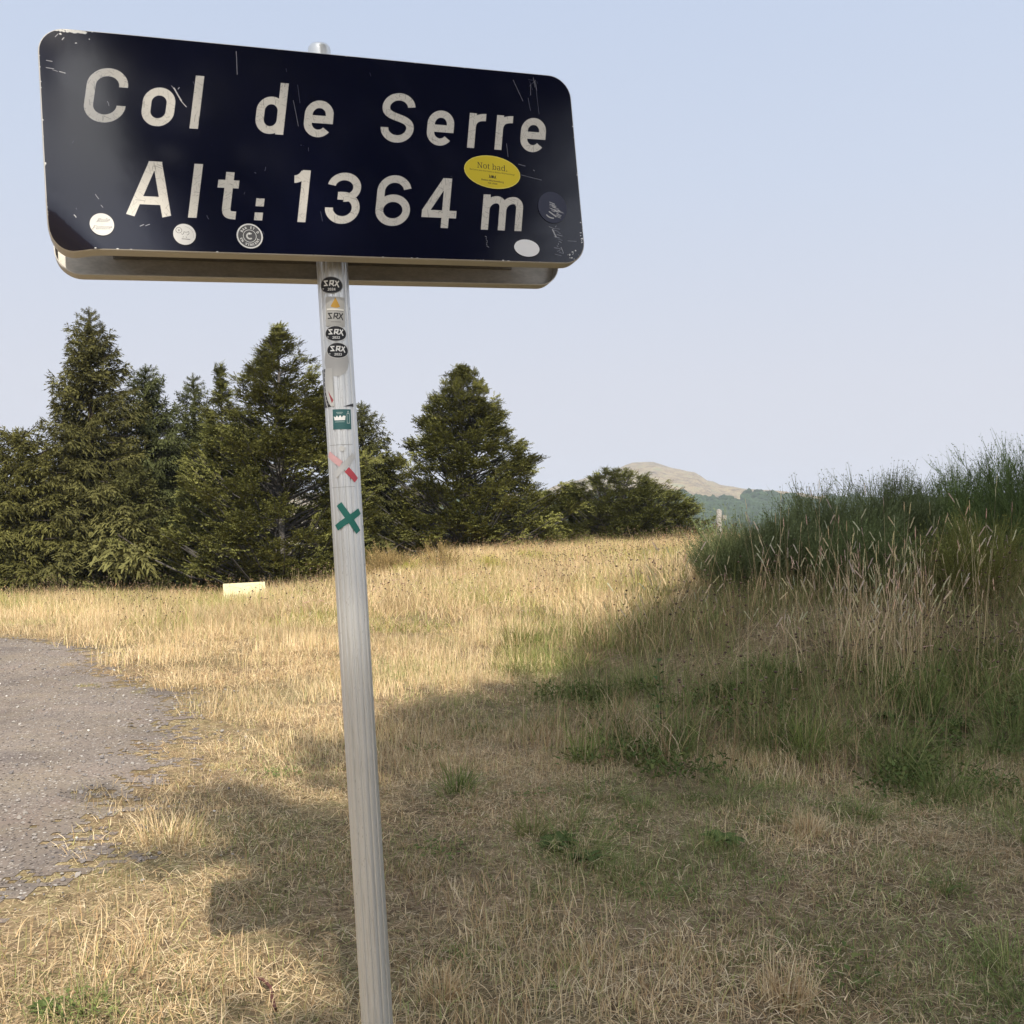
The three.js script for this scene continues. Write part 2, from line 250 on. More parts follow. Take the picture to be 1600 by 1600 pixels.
// pebbles
{
  const geos = [1, 2, 3].map((s) => { const g = new THREE.IcosahedronGeometry(1, 1), p = g.attributes.position; for (let k = 0; k < p.count; k++) { const v = V(p.getX(k), p.getY(k), p.getZ(k)), n = 1 + .35 * noise3(v.x * 1.1 + s * 7, v.y * 1.1, v.z * 1.1); p.setXYZ(k, v.x * n, v.y * n * .6, v.z * n * .85); } g.computeVertexNormals(); g.setAttribute('color', new THREE.Float32BufferAttribute(new Array(p.count * 3).fill(1), 3)); return g; });
  const lists = [[], [], []];
  for (let k = 0; k < 13000; k++) {
    const d = Math.sqrt(between(3.4 * 3.4, 13 * 13)), x = between(-.62, -.12) * d - between(0, .4), e = onGravel(x, d); if (e < -.55) continue;
    const band = Math.exp(-Math.pow((e - .6) / .8, 2)); if (rnd() > .12 + .88 * band) continue;
    const s = Math.pow(rnd(), 7) * .011 + .0034, c = pick([[.22, .2, .19], [.27, .25, .235], [.18, .165, .16], [.32, .3, .28], rnd() < .2 ? [.5, .48, .45] : [.26, .24, .22], [.23, .2, .175], [.15, .14, .14]]);
    lists[k % 3].push({ p: P(x, d, .006 + s * .25), s, yaw: rnd() * 6.283, tx: rnd() * .6, tz: rnd() * .6, c: rgb(...c) });
  }
  lists.forEach((l, i) => scatter('pebbles', geos[i], matt({ vertexColors: true }), l, 'loose grey and white pebbles along the edge of the gravel'));
}

// ---------- trees ----------
const bark = (c) => std({ color: rgb(...c), roughness: 1, bumpMap: barkTex, bumpScale: .01, map: barkTex });
const barkTex = noiseTexture(256, (u, v) => { const n = 175 + 50 * tileNoise(u, v, 2.2, 3) + 40 * tileNoise(u, v * 1, 6, 9); return [n, n, n]; });
function twigInto(g, r, base, dir, L, hang, c) {   // one needle-covered spray from base along dir
  const side = V(-dir.z, 0, dir.x).normalize(), n = Math.max(5, Math.round(L * 34)), axis = (t) => base.clone().addScaledVector(dir, L * t).add(V(0, -hang * L * t * t, 0));
  for (let k = 0; k < n; k++) {
    const t = (k + r()) / n, sd = k % 2 ? 1 : -1, l = between(.05, .12, r) * (1 - .45 * t), b = axis(t), e = b.clone().addScaledVector(side, sd * l * between(.3, 1, r)).addScaledVector(dir, l * between(.3, .9, r)).add(V(0, l * between(-.9, .15, r), 0)), m = b.clone().lerp(e, .5).add(V(0, .008, 0)), j = between(.7, 1.3, r), w = between(.02, .032, r);
    g.col = c.map((q) => q * j); g.ribbon([b, m, e], V(between(-1, 1, r), between(-1, 1, r), between(-1, 1, r)).normalize(), [w * .8, w, 0]);
  }
  const e = axis(1), j = between(.9, 1.4, r); g.col = c.map((q) => q * j); g.ribbon([axis(.8), e.clone().addScaledVector(dir, .05)], V(0, 1, 0).cross(dir).normalize(), [.03, .01]);
}
function spruceBranch(seed, len, n) {   // axis +z, y up
  const r = rngOf(seed), g = new GB(), c = [.084, .085, .034], line = (t) => V(0, -.1 * len * t * t + .09 * len * Math.max(0, t - .55), len * t);
  for (let k = 0; k < n; k++) { const t = lerp(.1, 1, (k + r()) / n), sd = k % 2 ? 1 : -1, L = (len * .34 * (1.05 - t) + .12) * between(.7, 1.25, r), a = t > .95 ? between(-.2, .2, r) : sd * between(.5, 1.2, r); twigInto(g, r, line(t), V(Math.sin(a), between(-.55, .1, r), Math.cos(a)).normalize(), L, between(.1, .6, r), c); }
  for (let k = 0; k < n * .7; k++) { const t = r(); twigInto(g, r, line(t), V(between(-.3, .3, r), -1, between(.1, .7, r)).normalize(), between(.1, .26, r) * Math.min(1, len), 0, c.map((q) => q * .9)); }   // hanging tails
  for (let k = 0; k < n * .5; k++) { const t = r(); twigInto(g, r, line(t), V(between(-.5, .5, r), between(.3, .8, r), 1).normalize(), between(.08, .18, r), 0, c.map((q) => q * 1.12)); }
  twigInto(g, r, line(.92), V(0, .12, 1).normalize(), .16, 0, c); return g.geo();
}
const branchLong = [1, 2, 3].map((s) => spruceBranch(40 + s, 1.4, 34)), branchShort = [1, 2, 3].map((s) => spruceBranch(50 + s, .6, 16));
function leafCluster(seed, n, c) {   // leaves on short sprays in a flattish clump, about 0.9 m wide, axis +z
  const r = rngOf(seed), g = new GB();
  for (let k = 0; k < n; k++) {
    const a = between(-1.7, 1.7, r), el = between(-.35, .4, r), L = between(.22, .5, r), d = V(Math.sin(a) * Math.cos(el), Math.sin(el), Math.cos(a) * Math.cos(el)), b0 = V(between(-.12, .12, r), between(-.1, .1, r), between(-.15, .12, r)), side = V(d.z, 0, -d.x).normalize(), upv = d.clone().cross(side);
    g.col = [.13, .11, .09]; g.ribbon([b0, b0.clone().addScaledVector(d, L)], side, [.009, .003]);
    const jj = between(.8, 1.2, r);
    for (let q = 0; q < 17; q++) {
      const t = .15 + .87 * q / 17, sd = q % 2 ? 1 : -1, b = b0.clone().addScaledVector(d, L * t), l = between(.045, .075, r), w = l * .34, dir = d.clone().multiplyScalar(between(.3, .9, r)).addScaledVector(side, sd * between(.4, 1, r)).addScaledVector(upv, between(-.5, .5, r)).normalize(), cr = dir.clone().cross(V(between(-.4, .4, r), 1, between(-.4, .4, r))).normalize(), nn = cr.clone().cross(dir);
      const j = between(.75, 1.3, r) * jj; g.col = c.map((x) => x * j);
      const e = b.clone().addScaledVector(dir, l), m = b.clone().addScaledVector(dir, l * .5), s1 = m.clone().addScaledVector(cr, w).addScaledVector(nn, .008), s2 = m.clone().addScaledVector(cr, -w).addScaledVector(nn, .008);
      const i0 = g.v(b.x, b.y, b.z), i1 = g.v(e.x, e.y, e.z), i2 = g.v(s1.x, s1.y, s1.z), i3 = g.v(s2.x, s2.y, s2.z); g.tri(i0, i2, i1); g.tri(i0, i1, i3);
    }
  }
  return g.geo();
}
const clusters = [1, 2, 3, 4].map((s) => leafCluster(60 + s, 15, [.118, .124, .042]));
const qz = new THREE.Quaternion(), e3 = new THREE.Euler();
function aim(dir, roll) { const q = new THREE.Quaternion().setFromUnitVectors(V(0, 0, 1), dir); const x = V(1, 0, 0).applyQuaternion(q); const flat = V(dir.z, 0, -dir.x); if (flat.lengthSq() < 1e-5) return q; flat.normalize(); const y = V(0, 1, 0); const m = new THREE.Matrix4().makeBasis(flat, dir.clone().cross(flat).normalize(), dir); q.setFromRotationMatrix(m); return q.multiply(qz.setFromAxisAngle(V(0, 0, 1), roll)); }
function crownOf(root, lists, geos, mat, name = 'crown') { lists.forEach((l, i) => { if (l.length) scatter(name, geos[i], mat, l, '', root); }); }
function spruceTree(o) {   // o: x, d, h, r, seed, tint, droop
  const r = rngOf(o.seed), root = new THREE.Group(); root.position.copy(P(o.x, o.d, -.05));
  const tr = new GB(); tr.col = [1, 1, 1]; const tp = []; for (let k = 0; k <= 8; k++) tp.push(V(.04 * Math.sin(k + o.seed), o.h * k / 8, .04 * Math.cos(k * 1.3))); tr.tube(tp, tp.map((_, k) => .022 * o.h * (1 - k / 8.3)), 8);
  part('trunk', tr.geo(true), bark([.13, .1, .085]), root);
  const lists = [[], [], []], shorts = [[], [], []], lim = new GB(), levels = Math.round(o.h * 5.6), tint = o.tint ?? [1, 1, 1];
  for (let L = 0; L < levels; L++) {
    const t = (o.base ?? .04) + (1 - (o.base ?? .04)) * Math.pow(L / levels, .92), nb = Math.max(4, Math.round(lerp(11, 5, t)));
    for (let b = 0; b < nb; b++) {
      const az = (b + r()) / nb * 6.283 + L * 2.4, lump = 1 + .28 * noise3(Math.cos(az) * 1.3 + o.seed, t * 4.5, Math.sin(az) * 1.3), shape = o.shape ? o.shape(t) : Math.pow(1 - t, .82);
      let len = o.r * shape * lump * between(.72, 1.12, r) + .1; if (r() < .06) len *= 1.18;
      const y0 = t * o.h, dir = V(Math.cos(az), 0, Math.sin(az)), rise = lerp(-.16, .75, Math.pow(t, 1.6)) + between(-.12, .12, r), droop = (o.droop ?? .22) * (1 - t);
      const at = (f) => V(dir.x * len * f, y0 + len * (rise * f - droop * f * f + .16 * Math.max(0, f - .6)), dir.z * len * f);
      lim.tube([at(0), at(.5), at(.9)], [.012 * len + .006, .008 * len + .004, .003], 3);
      const fd = at(.6).sub(at(0)).normalize(), long = len > .85, j = between(.8, 1.2, r) * (1 + .25 * noise3(dir.x * 1.5 + o.seed, y0 * .8, dir.z * 1.5));
      (long ? lists : shorts)[b % 3].push({ p: at(.03), s: long ? len / 1.4 : len / .6, q: aim(fd, between(-.35, .35, r)), c: rgb(tint[0] * j, tint[1] * j, tint[2] * j) });
    }
  }
  shorts[0].push(...[0, 1, 2, 3, 4, 5].map((k) => ({ p: V(0, o.h * (.885 + .02 * k), 0), s: .5 - .055 * k, q: aim(V(.22 * Math.cos(k * 2), 1, .22 * Math.sin(k * 2)).normalize(), k), c: rgb(...tint) })));
  part('branches', lim.geo(true), bark([.15, .12, .1]), root);
  crownOf(root, lists, branchLong, needleMat); crownOf(root, shorts, branchShort, needleMat); return root;
}
function leafyTree(o) {   // o: x, d, h, r, seed, shape(t) radius share, base, n branches, per, sprig, stems, tint
  const r = rngOf(o.seed), root = new THREE.Group(); root.position.copy(P(o.x, o.d, -.05));
  const tr = new GB(), lim = new GB(), stems = [], base = o.base ?? .1, tint = o.tint ?? [1, 1, 1];
  for (let s = 0; s < (o.stems ?? 1); s++) { const a = s * 2.4 + o.seed, k0 = s ? between(.08, .2, r) : .03, topH = o.h * (s ? between(.6, .8, r) : .97), pts = []; for (let k = 0; k <= 7; k++) { const f = k / 7; pts.push(V(Math.cos(a) * k0 * o.r * f * 1.6 + .03 * Math.sin(k * 2 + a), topH * f, Math.sin(a) * k0 * o.r * f * 1.6)); } tr.tube(pts, pts.map((_, k) => (o.trunk ?? .02 * o.h) * (s ? .6 : 1) * (1 - k / 7.4)), 8); stems.push({ pts, topH }); }
  part('trunk', tr.geo(true), bark(o.bark ?? [.24, .22, .2]), root);
  const onStem = (st, h) => { const f = clamp(h / st.topH, 0, 1) * 7, k = Math.min(6, Math.floor(f)); return st.pts[k].clone().lerp(st.pts[k + 1], f - k); };
  const lists = [[], [], [], []];
  for (let b = 0; b < o.n; b++) {
    const t = Math.pow(r(), o.bias ?? 1.05), az = b * 2.39996 + between(-.3, .3, r), lump = 1 + (o.lump ?? .24) * noise3(Math.cos(az) * 1.5 + o.seed, t * 3.6, Math.sin(az) * 1.5);
    const rad = o.r * o.shape(t) * lump * between(.8, 1.06, r) * (r() < .05 ? 1.12 : 1), yt = o.h * (base + (1 - base) * t) + between(-.1, .1, r), st = stems[b % stems.length];
    const tip = V(Math.cos(az) * rad, yt, Math.sin(az) * rad * (o.squash ?? 1)), from = onStem(st, Math.max(.12 * o.h * base * 3, yt - rad * between(.35, .8, r) - .1)), mid = from.clone().lerp(tip, .55).add(V(0, -.08 * rad, 0));
    lim.tube([from, mid, tip], [.012 * rad + .008, .008 * rad + .004, .003], 3);
    for (let s = 0; s < o.per; s++) {
      const f = s ? 1 - Math.pow(r(), 1.5) * .55 : .97, q = f > .55 ? mid.clone().lerp(tip, (f - .55) / .45) : from.clone().lerp(mid, f / .55), fd = tip.clone().sub(mid).normalize(); const sp = between(-.9, .9, r) * (f > .96 ? .25 : 1);
      fd.applyAxisAngle(V(0, 1, 0), sp); fd.y = fd.y * .5 + between(-.25, .35, r); fd.normalize();
      q.add(V(between(-1, 1, r), between(-.7, .7, r), between(-1, 1, r)).multiplyScalar((o.fuzz ?? .1) * (f > .96 ? .3 : 1))).addScaledVector(fd, -.25 * (o.sprig ?? 1));
      const j = between(.75, 1.25, r) * (1 + .3 * noise3(q.x * .7 + o.seed, q.y * .9, q.z * .7));
      lists[(b + s) % 4].push({ p: q, s: between(.75, 1.15, r) * (o.sprig ?? 1) * lerp(1, .5, smoothstep(t, .55, 1)), q: aim(fd, between(-.4, .4, r)), c: rgb(tint[0] * j, tint[1] * j, tint[2] * j) });
    }
  }
  for (let k = 0; k < 5; k++) lists[0].push({ p: V(.05 * Math.cos(k * 2), o.h * (.9 + .016 * k), .05 * Math.sin(k * 2)), s: .3 * (o.sprig ?? 1), q: aim(V(.25 * Math.cos(k * 2), 1, .25 * Math.sin(k * 2)).normalize(), k), c: rgb(...tint) });
  part('branches', lim.geo(true), bark(o.bark ?? [.24, .22, .2]), root);
  crownOf(root, lists, clusters, leafMat); return root;
}
const at = (px, d) => (px - 800) / 1600 * d, hgt = (py, px, d) => 1.6 + (800 - py) / 1600 * d - height(at(px, d), d) + .05;
const coneish = (t) => t < .12 ? .72 + 2.3 * t : Math.pow(1 - (t - .12) / .88, .85);
const tree = (o, name, label, category, group) => tag(top(shade(o), name), label, category, group);
const sp = (px, py, d, r, seed, extra, label) => tree(spruceTree({ x: at(px, d), d, h: hgt(py, px, d), r, seed, ...extra }), 'spruce_tree', label, 'tree', 'spruces at the edge of the wood');
sp(140, 482, 24, 2.55, 3, { tint: [1.08, 1.03, .95], shape: (t) => Math.pow(1 - t, .92) * (1 + .13 * Math.sin(t * 9)) }, 'tallest spruce, with drooping olive sprays, standing at the end of the wood');
sp(228, 572, 25.5, 2.3, 4, { tint: [.9, 1, 1.02] }, 'darker blue green spruce pressed against the tallest spruce');
sp(28, 678, 23, 1.9, 5, { tint: [1.15, 1.1, .9], shape: (t) => Math.pow(1 - t, .5) }, 'low broad spruce with pale olive tips beside the gravel');
sp(-50, 650, 26, 2.0, 6, { tint: [1, 1, .95] }, 'spruce half hidden behind the low broad spruce');
sp(302, 586, 27, 1.6, 8, { tint: [.92, 1, .98] }, 'narrow spruce with a pointed top between two larger trees');
sp(566, 630, 27, 1.85, 9, { tint: [.98, 1, .92] }, 'spruce behind the sign post with long bare side branches');
sp(600, 738, 29, 1.6, 10, { tint: [.95, 1, .85] }, 'short spruce in the gap beside the rounded pyramid tree');
sp(380, 640, 30, 2.3, 15, { tint: [.98, 1, .95] }, 'spruce in the second row behind the trunk with pale bark');
sp(-150, 610, 27, 2.1, 11, { tint: [1, 1, .95] }, 'spruce at the outer end of the wood past the low broad spruce');
sp(-290, 640, 30, 2.2, 12, { tint: [1, 1, .97] }, 'last spruce of the wood, set back from the gravel');
sp(205, 730, 23.6, 1.3, 17, { tint: [1, 1, .9], shape: (t) => Math.pow(1 - t, .6) }, 'young spruce skirted with dead twigs in front of the wood');
tree(leafyTree({ x: at(440, 23), d: 23, h: hgt(506, 440, 23), r: 2.75, seed: 21, n: 390, per: 3, base: .11, sprig: .8, trunk: .15, lump: .34, shape: (t) => t < .1 ? .8 + 2 * t : Math.pow(1 - (t - .1) / .9, .66), tint: [1.05, 1.02, .9] }), 'beech_tree', 'tall beech with a bare grey trunk foot behind the yellow panel', 'tree');
tree(leafyTree({ x: at(345, 24), d: 24.2, h: hgt(566, 345, 24), r: 1.3, seed: 22, n: 160, per: 3, base: .08, sprig: .62, trunk: .09, shape: coneish, tint: [1.02, 1.02, .9] }), 'beech_tree', 'slim young beech leaning into the tall beech', 'tree');
tree(leafyTree({ x: at(724, 28), d: 28, h: hgt(566, 724, 28), r: 3.3, seed: 23, n: 460, per: 3, base: .02, stems: 4, sprig: .8, trunk: .08, lump: .3, shape: (t) => t < .12 ? .86 + 1.1 * t : Math.pow(1 - (t - .12) / .88, .8), tint: [1.05, 1.02, .85] }), 'beech_tree', 'pyramid shaped beech with several grey stems standing alone before the sky', 'tree');
tree(leafyTree({ x: at(966, 31), d: 31, h: hgt(729, 966, 31), r: 3.15, seed: 24, n: 500, per: 3, base: 0, stems: 4, sprig: .7, trunk: .07, lump: .1, shape: (t) => Math.sqrt(Math.max(0.02, 1 - t * t)) * .8 + .2 * (1 - t), tint: [.95, .95, .88] }), 'beech_shrub', 'wide dome of dark leaves on the ridge below the bare hill', 'shrub');
sp(655, 750, 34, 1.9, 18, { tint: [1, 1, .95] }, 'spruce filling the gap behind the pyramid beech');
tree(leafyTree({ x: at(852, 34), d: 34, h: hgt(768, 852, 34), r: 1.9, seed: 25, n: 200, per: 3, base: 0, stems: 3, sprig: .75, trunk: .06, lump: .2, shape: (t) => Math.sqrt(Math.max(0.02, 1 - t * t)), tint: [.95, .97, .9] }), 'beech_shrub', 'low dark shrub closing the gap between pyramid beech and dome', 'shrub');
// trees behind the camera: they shade the verge and the bank, and the sign mirrors them
const egg = (t) => Math.sqrt(Math.max(.03, 1 - Math.pow(2 * t - 1, 2)));
const shadeTree = (x, d, h, r, base, seed, label, n = 320) => tree(leafyTree({ x, d, h, r, seed, n, per: 3, base, sprig: 2.5, trunk: .24, lump: .16, bias: 1, fuzz: .5, shape: seed === 31 ? (t) => Math.min(egg(t), (.12 + 1.6 * t)) : egg }), 'maple_tree', label, 'tree');
shadeTree(5.05, -6.95, 17, 4.4, .3, 31, 'tall leafy tree facing the lettered side of the sign');
shadeTree(9.2, -1.2, 18.7, 4.7, .42, 32, 'tallest leafy tree beside the verge, shading the broom on the bank');

// ---------- broom on the bank, small shrubs ----------
const shootGeo = [1, 2, 3].map((s) => {   // green whippy shoots: axis +z, 0.5 m
  const r = rngOf(80 + s), g = new GB();
  const whip = (b, dir, l, w) => { const pts = []; const q = b.clone(), dd = dir.clone(); for (let k = 0; k <= 3; k++) { pts.push(q.clone()); q.addScaledVector(dd, l / 3); dd.add(V(between(-.12, .12, r), between(-.1, .12, r), .1)).normalize(); } const a = r() * 6.283; g.ribbon(pts, V(Math.cos(a), Math.sin(a), 0), [w, w * .8, w * .6, 0]); return pts; };
  for (let m = 0; m < 3; m++) {
    const j0 = between(.8, 1.2, r); g.col = [.14 * j0, .155 * j0, .075 * j0];
    const main = whip(V(between(-.05, .05, r), between(-.05, .05, r), 0), V(between(-.25, .25, r), between(-.25, .25, r), 1).normalize(), between(.45, .62, r), .006);
    for (let k = 0; k < 9; k++) { const f = between(.1, .85, r) * 3, i = Math.floor(f), b = main[i].clone().lerp(main[i + 1], f - i), j = between(.75, 1.3, r); g.col = [.14 * j, .165 * j, .075 * j]; const w = whip(b, V(between(-.5, .5, r), between(-.5, .5, r), .9).normalize(), between(.12, .3, r), .0045);
      for (let q = 0; q < 3; q++) { const c = w[q].clone().lerp(w[q + 1], r()), l = between(.012, .022, r), dx = between(-1, 1, r), dy = between(-1, 1, r); const i0 = g.v(c.x, c.y, c.z), i1 = g.v(c.x + dx * l, c.y + dy * l, c.z + l * .8), i2 = g.v(c.x + dx * l * .4 - dy * l * .35, c.y + dy * l * .4 + dx * l * .35, c.z + l * .9); g.tri(i0, i1, i2); } }
  }
  return g.geo();
});
function broomBush(o) {   // x, d, w, h, n, tint
  const r = rngOf(o.seed), root = new THREE.Group(); root.position.copy(P(o.x, o.d, -.03));
  const lists = [[], [], []], lim = new GB(), tint = o.tint ?? [1, 1, 1];
  for (let k = 0; k < o.n; k++) {
    const az = r() * 6.283, f = Math.pow(r(), .6), el = between(.12, 1.5, r), rr = (1 + .2 * noise3(Math.cos(az) * 1.4 + o.seed, el * 1.5, Math.sin(az) * 1.4)) * f;
    const tip = V(Math.cos(az) * Math.cos(el) * o.w * rr, Math.sin(el) * Math.max(.15, o.h - .5) * rr, Math.sin(az) * Math.cos(el) * o.w * rr * (o.deep ?? 1));
    const dir = V(Math.cos(az) * .55 * Math.cos(el), between(.55, 1.1, r), Math.sin(az) * .55 * Math.cos(el)).normalize(), j = between(.7, 1.25, r);
    lists[k % 3].push({ p: tip, s: between(.7, 1.1, r) * (r() < .04 && el > .7 ? 1.22 : 1) * (o.sprig ?? 1), q: aim(dir, r() * 6.28), c: rgb(tint[0] * j, tint[1] * j, tint[2] * j) });
    if (k % 3 === 0) lim.tube([V(tip.x * .12, 0, tip.z * .12), tip.clone().multiplyScalar(.5).add(V(0, .05, 0)), tip], [.008, .006, .003], 3);
  }
  part('stems', lim.geo(true), std({ color: rgb(.09, .1, .055) }), root);
  crownOf(root, lists, shootGeo, needleMat, 'shoots'); return root;
}
const broom = (px, d, w, h, n, seed, label, extra = {}) => tag(top(shade(broomBush({ x: at(px, d), d, w, h, n, seed, ...extra })), 'broom_bush'), label, 'bush', 'broom bushes on the bank');
broom(1158, 10.0, .42, .55, 110, 48, 'smallest broom tuft, at the tip of the row of broom');
broom(1205, 10.1, .6, .72, 170, 41, 'lowest broom bush, spreading sideways at the end of the bank', { deep: .8 });
broom(1292, 10.6, .5, .92, 200, 42, 'broom bush with wispy dark tips next to the lowest bush');
broom(1392, 11, .55, 1.1, 210, 43, 'broom bush in the middle of the bank behind the pale stalks');
broom(1496, 11.2, .62, 1.26, 250, 44, 'tall broom bush with bright green shoots on the bank', { tint: [1.15, 1.3, 1] });
broom(1610, 10.6, .85, 1.44, 330, 45, 'tallest broom bush, highest on the bank', { tint: [.95, 1.1, .9] });
broom(1345, 9.7, .5, .75, 120, 46, 'short broom clump low in front of the other broom', { tint: [.95, 1, .9] });
broom(1520, 9.3, .42, .85, 110, 47, 'yellowish broom clump among the tall stalks', { tint: [1.3, 1.15, .8] });
tag(top(shade(broomBush({ x: at(610, 20), d: 20, w: .32, h: .55, n: 130, seed: 51, tint: [2.1, 1.3, 1.3] })), 'russet_shrub'), 'russet brown dry shrub at the foot of the wood', 'shrub');
tag(top(shade(broomBush({ x: at(637, 19.6), d: 19.6, w: .2, h: .62, n: 170, seed: 52, tint: [2.2, 1.9, .8], sprig: .5 })), 'green_shrub'), 'small round yellow green shrub beside the russet one', 'shrub');
tag(top(shade(broomBush({ x: at(688, 19.4), d: 19.4, w: .28, h: .8, n: 40, seed: 53, tint: [2, 1.25, 1.2] })), 'dock_stalks'), 'upright brown dead dock stalks below the pyramid beech', 'plant');
tag(top(shade(broomBush({ x: at(765, 19), d: 19, w: .22, h: .5, n: 90, seed: 54, tint: [2.6, 2, .9], sprig: .5 })), 'green_shrub'), 'thin green shrub in the straw below the pyramid beech', 'shrub');
tag(top(shade(broomBush({ x: at(828, 21), d: 21, w: .3, h: .55, n: 80, seed: 55, sprig: .5, tint: [2.2, 1.8, 1] })), 'green_shrub'), 'wider green shrub between the pyramid beech and the dark dome', 'shrub');

// ---------- single tufts and plants of the verge ----------
function tuftThing(px, py, d, o, name, label, group) { const m = new THREE.Mesh(tuftGeo(o.seed, o), blade); const x = at(px, d); m.position.copy(P(x, d)); return tag(top(shade(m), name), label, 'grass tuft', group); }
const gt = { n: 110, spread: .07, h: [.14, .34], w: .0045, lean: 1.15, bend: 1, fan: true, segs: 4, cols: [[.2, .25, .07], [.26, .29, .09], [.15, .2, .06]] };
tuftThing(910, 1210, 6.3, { ...gt, seed: 1001 }, 'grass_tuft', 'bright yellow green grass tuft alone on the shaded verge');
tuftThing(1262, 1195, 6.5, { ...gt, seed: 1002, n: 150, h: [.2, .42] }, 'grass_tuft', 'large arching grass tuft at the foot of the bank');
tuftThing(1065, 1190, 6.6, { ...gt, seed: 1003, cols: fresh, h: [.2, .42] }, 'grass_tuft', 'dark green tuft beside the thin leafy stalk');
tuftThing(716, 1260, 5.7, { ...gt, seed: 1004, cols: fresh, h: [.1, .24] }, 'grass_tuft', 'low green tuft nearest the sign post');
tuftThing(1440, 1120, 7.2, { ...gt, seed: 1005, n: 190, spread: .14, h: [.25, .55], cols: [...fresh, [.16, .22, .07]] }, 'grass_tuft', 'broad clump of long green grass below the broom');
tuftThing(830, 1350, 4.9, { ...gt, seed: 1006, h: [.08, .2], cols: [[.18, .2, .07], [.22, .22, .09]] }, 'grass_tuft', 'flat green tuft beside the dark leafy weed');
const st = { n: 170, spread: .08, h: [.08, .17], w: .0032, lean: 1.1, bend: .9, fan: true, segs: 3, cols: straw };
tuftThing(1262, 1318, 5.05, { ...st, seed: 1011 }, 'straw_tuft', 'pale straw tussock between the dark weeds');
tuftThing(1230, 1575, 3.35, { ...st, seed: 1012, h: [.09, .19] }, 'straw_tuft', 'combed over straw tussock in the deep shade');
tuftThing(690, 1580, 3.3, { ...st, seed: 1013, h: [.06, .13] }, 'straw_tuft', 'small straw tussock at the right foot of the post');
tuftThing(280, 1065, 9.2, { ...st, seed: 1014, n: 220, spread: .22, h: [.1, .24] }, 'straw_tuft', 'pale straw tussock at the corner of the gravel');
tuftThing(270, 1330, 4.85, { ...st, seed: 1015, n: 240, spread: .16, h: [.1, .22], cols: [...straw, [.3, .29, .12]] }, 'straw_tuft', 'arching tussock on the sunny edge of the gravel');
function leafyWeed(px, d, seed, label, s = 1) {
  const r = rngOf(seed), root = new THREE.Group(); root.position.copy(P(at(px, d), d)); const n = 26; s *= .52;
  for (let k = 0; k < n; k++) {
    const a = k * 2.4 + r() * .5, l = between(.09, .2, r) * s, w = l * between(.13, .24, r), up = between(.25, .9, r), g = new GB(), j = between(.8, 1.2, r); g.col = [.075 * j, .1 * j, .036 * j];
    const rows = []; for (let i = 0; i <= 6; i++) { const f = i / 6, x = .012 + l * f, y = .01 + l * (up * f - .75 * up * f * f) + .01, ww = w * Math.sin(Math.PI * Math.min(.97, .06 + f * .94)) * (1 + .15 * Math.sin(i * 2.6)); rows.push([[x, y + .14 * ww, -ww], [x, y - .1 * ww, 0], [x, y + .14 * ww, ww]].map(([x0, y0, z0]) => g.v(x0 * Math.cos(a) - z0 * Math.sin(a), y0, x0 * Math.sin(a) + z0 * Math.cos(a)))); if (i) for (let q = 0; q < 2; q++) g.quad(rows[i - 1][q], rows[i - 1][q + 1], rows[i][q + 1], rows[i][q]); }
    part('leaf', g.geo(true), leafMat, root);
  }
  return tag(top(shade(root), 'leafy_weed'), label, 'weed');
}
leafyWeed(868, 4.75, 61, 'dark green rosette of long leaves beside the flat green tuft', 1.15);
leafyWeed(915, 4.55, 62, 'smaller dark rosette touching the long leaved one', .9);
leafyWeed(1130, 4.85, 63, 'spreading dark weed near the pale straw tussock', 1.1);
leafyWeed(1500, 7.0, 64, 'broad leaved weed in the long green grass below the broom', 1.3);
leafyWeed(1390, 7.1, 65, 'weed with pale leaves under the arching grass of the bank', 1.2);
leafyWeed(70, 3.25, 66, 'small dark weed in the sunlit straw in front of the gravel', .6);
{ // a thin stalk with leaves
  const root = new THREE.Group(), d = 6.7; root.position.copy(P(at(1028, d), d)); const g = new GB(); g.col = [.1, .11, .05]; g.tube([V(0, 0, 0), V(.02, .3, .01), V(0, .62, 0)], [.005, .004, .002], 5); part('stem', g.geo(true), blade, root);
  const r = rngOf(71); for (let k = 0; k < 11; k++) { const l = between(.04, .07, r), q = new GB(), a = k * 2.4, y = .2 + .038 * k; q.col = [.075, .115, .045]; const c = Math.cos(a), s = Math.sin(a), b = q.v(.01 * c, y, .01 * s), t = q.v(c * l, y + .02, s * l), m1 = q.v(c * l * .5 - s * l * .3, y + .02, s * l * .5 + c * l * .3), m2 = q.v(c * l * .5 + s * l * .3, y + .02, s * l * .5 - c * l * .3), m = q.v(c * l * .5, y + .008, s * l * .5); q.tri(b, m, m1); q.tri(m, t, m1); q.tri(b, m2, m); q.tri(m2, t, m); part('leaf', q.geo(), leafMat, root); }
  tag(top(shade(root), 'leafy_stalk'), 'single thin stalk with small leaves in front of the bank', 'plant');
}
{ // dry stick
  const g = new GB(), p = [[-.86, 3.42], [-.82, 3.38], [-.785, 3.33], [-.762, 3.26], [-.735, 3.18]].map(([x, d], k) => P(x, d, .03 + .012 * Math.sin(k * 1.3))); g.tube(p, [.003, .0055, .006, .0065, .006], 6);
  tag(top(shade(new THREE.Mesh(g.geo(true), std({ color: rgb(.16, .06, .045), bumpMap: barkTex, bumpScale: .004 }))), 'dry_stick'), 'thin red brown bent stick lying in the sunlit straw', 'stick');
}

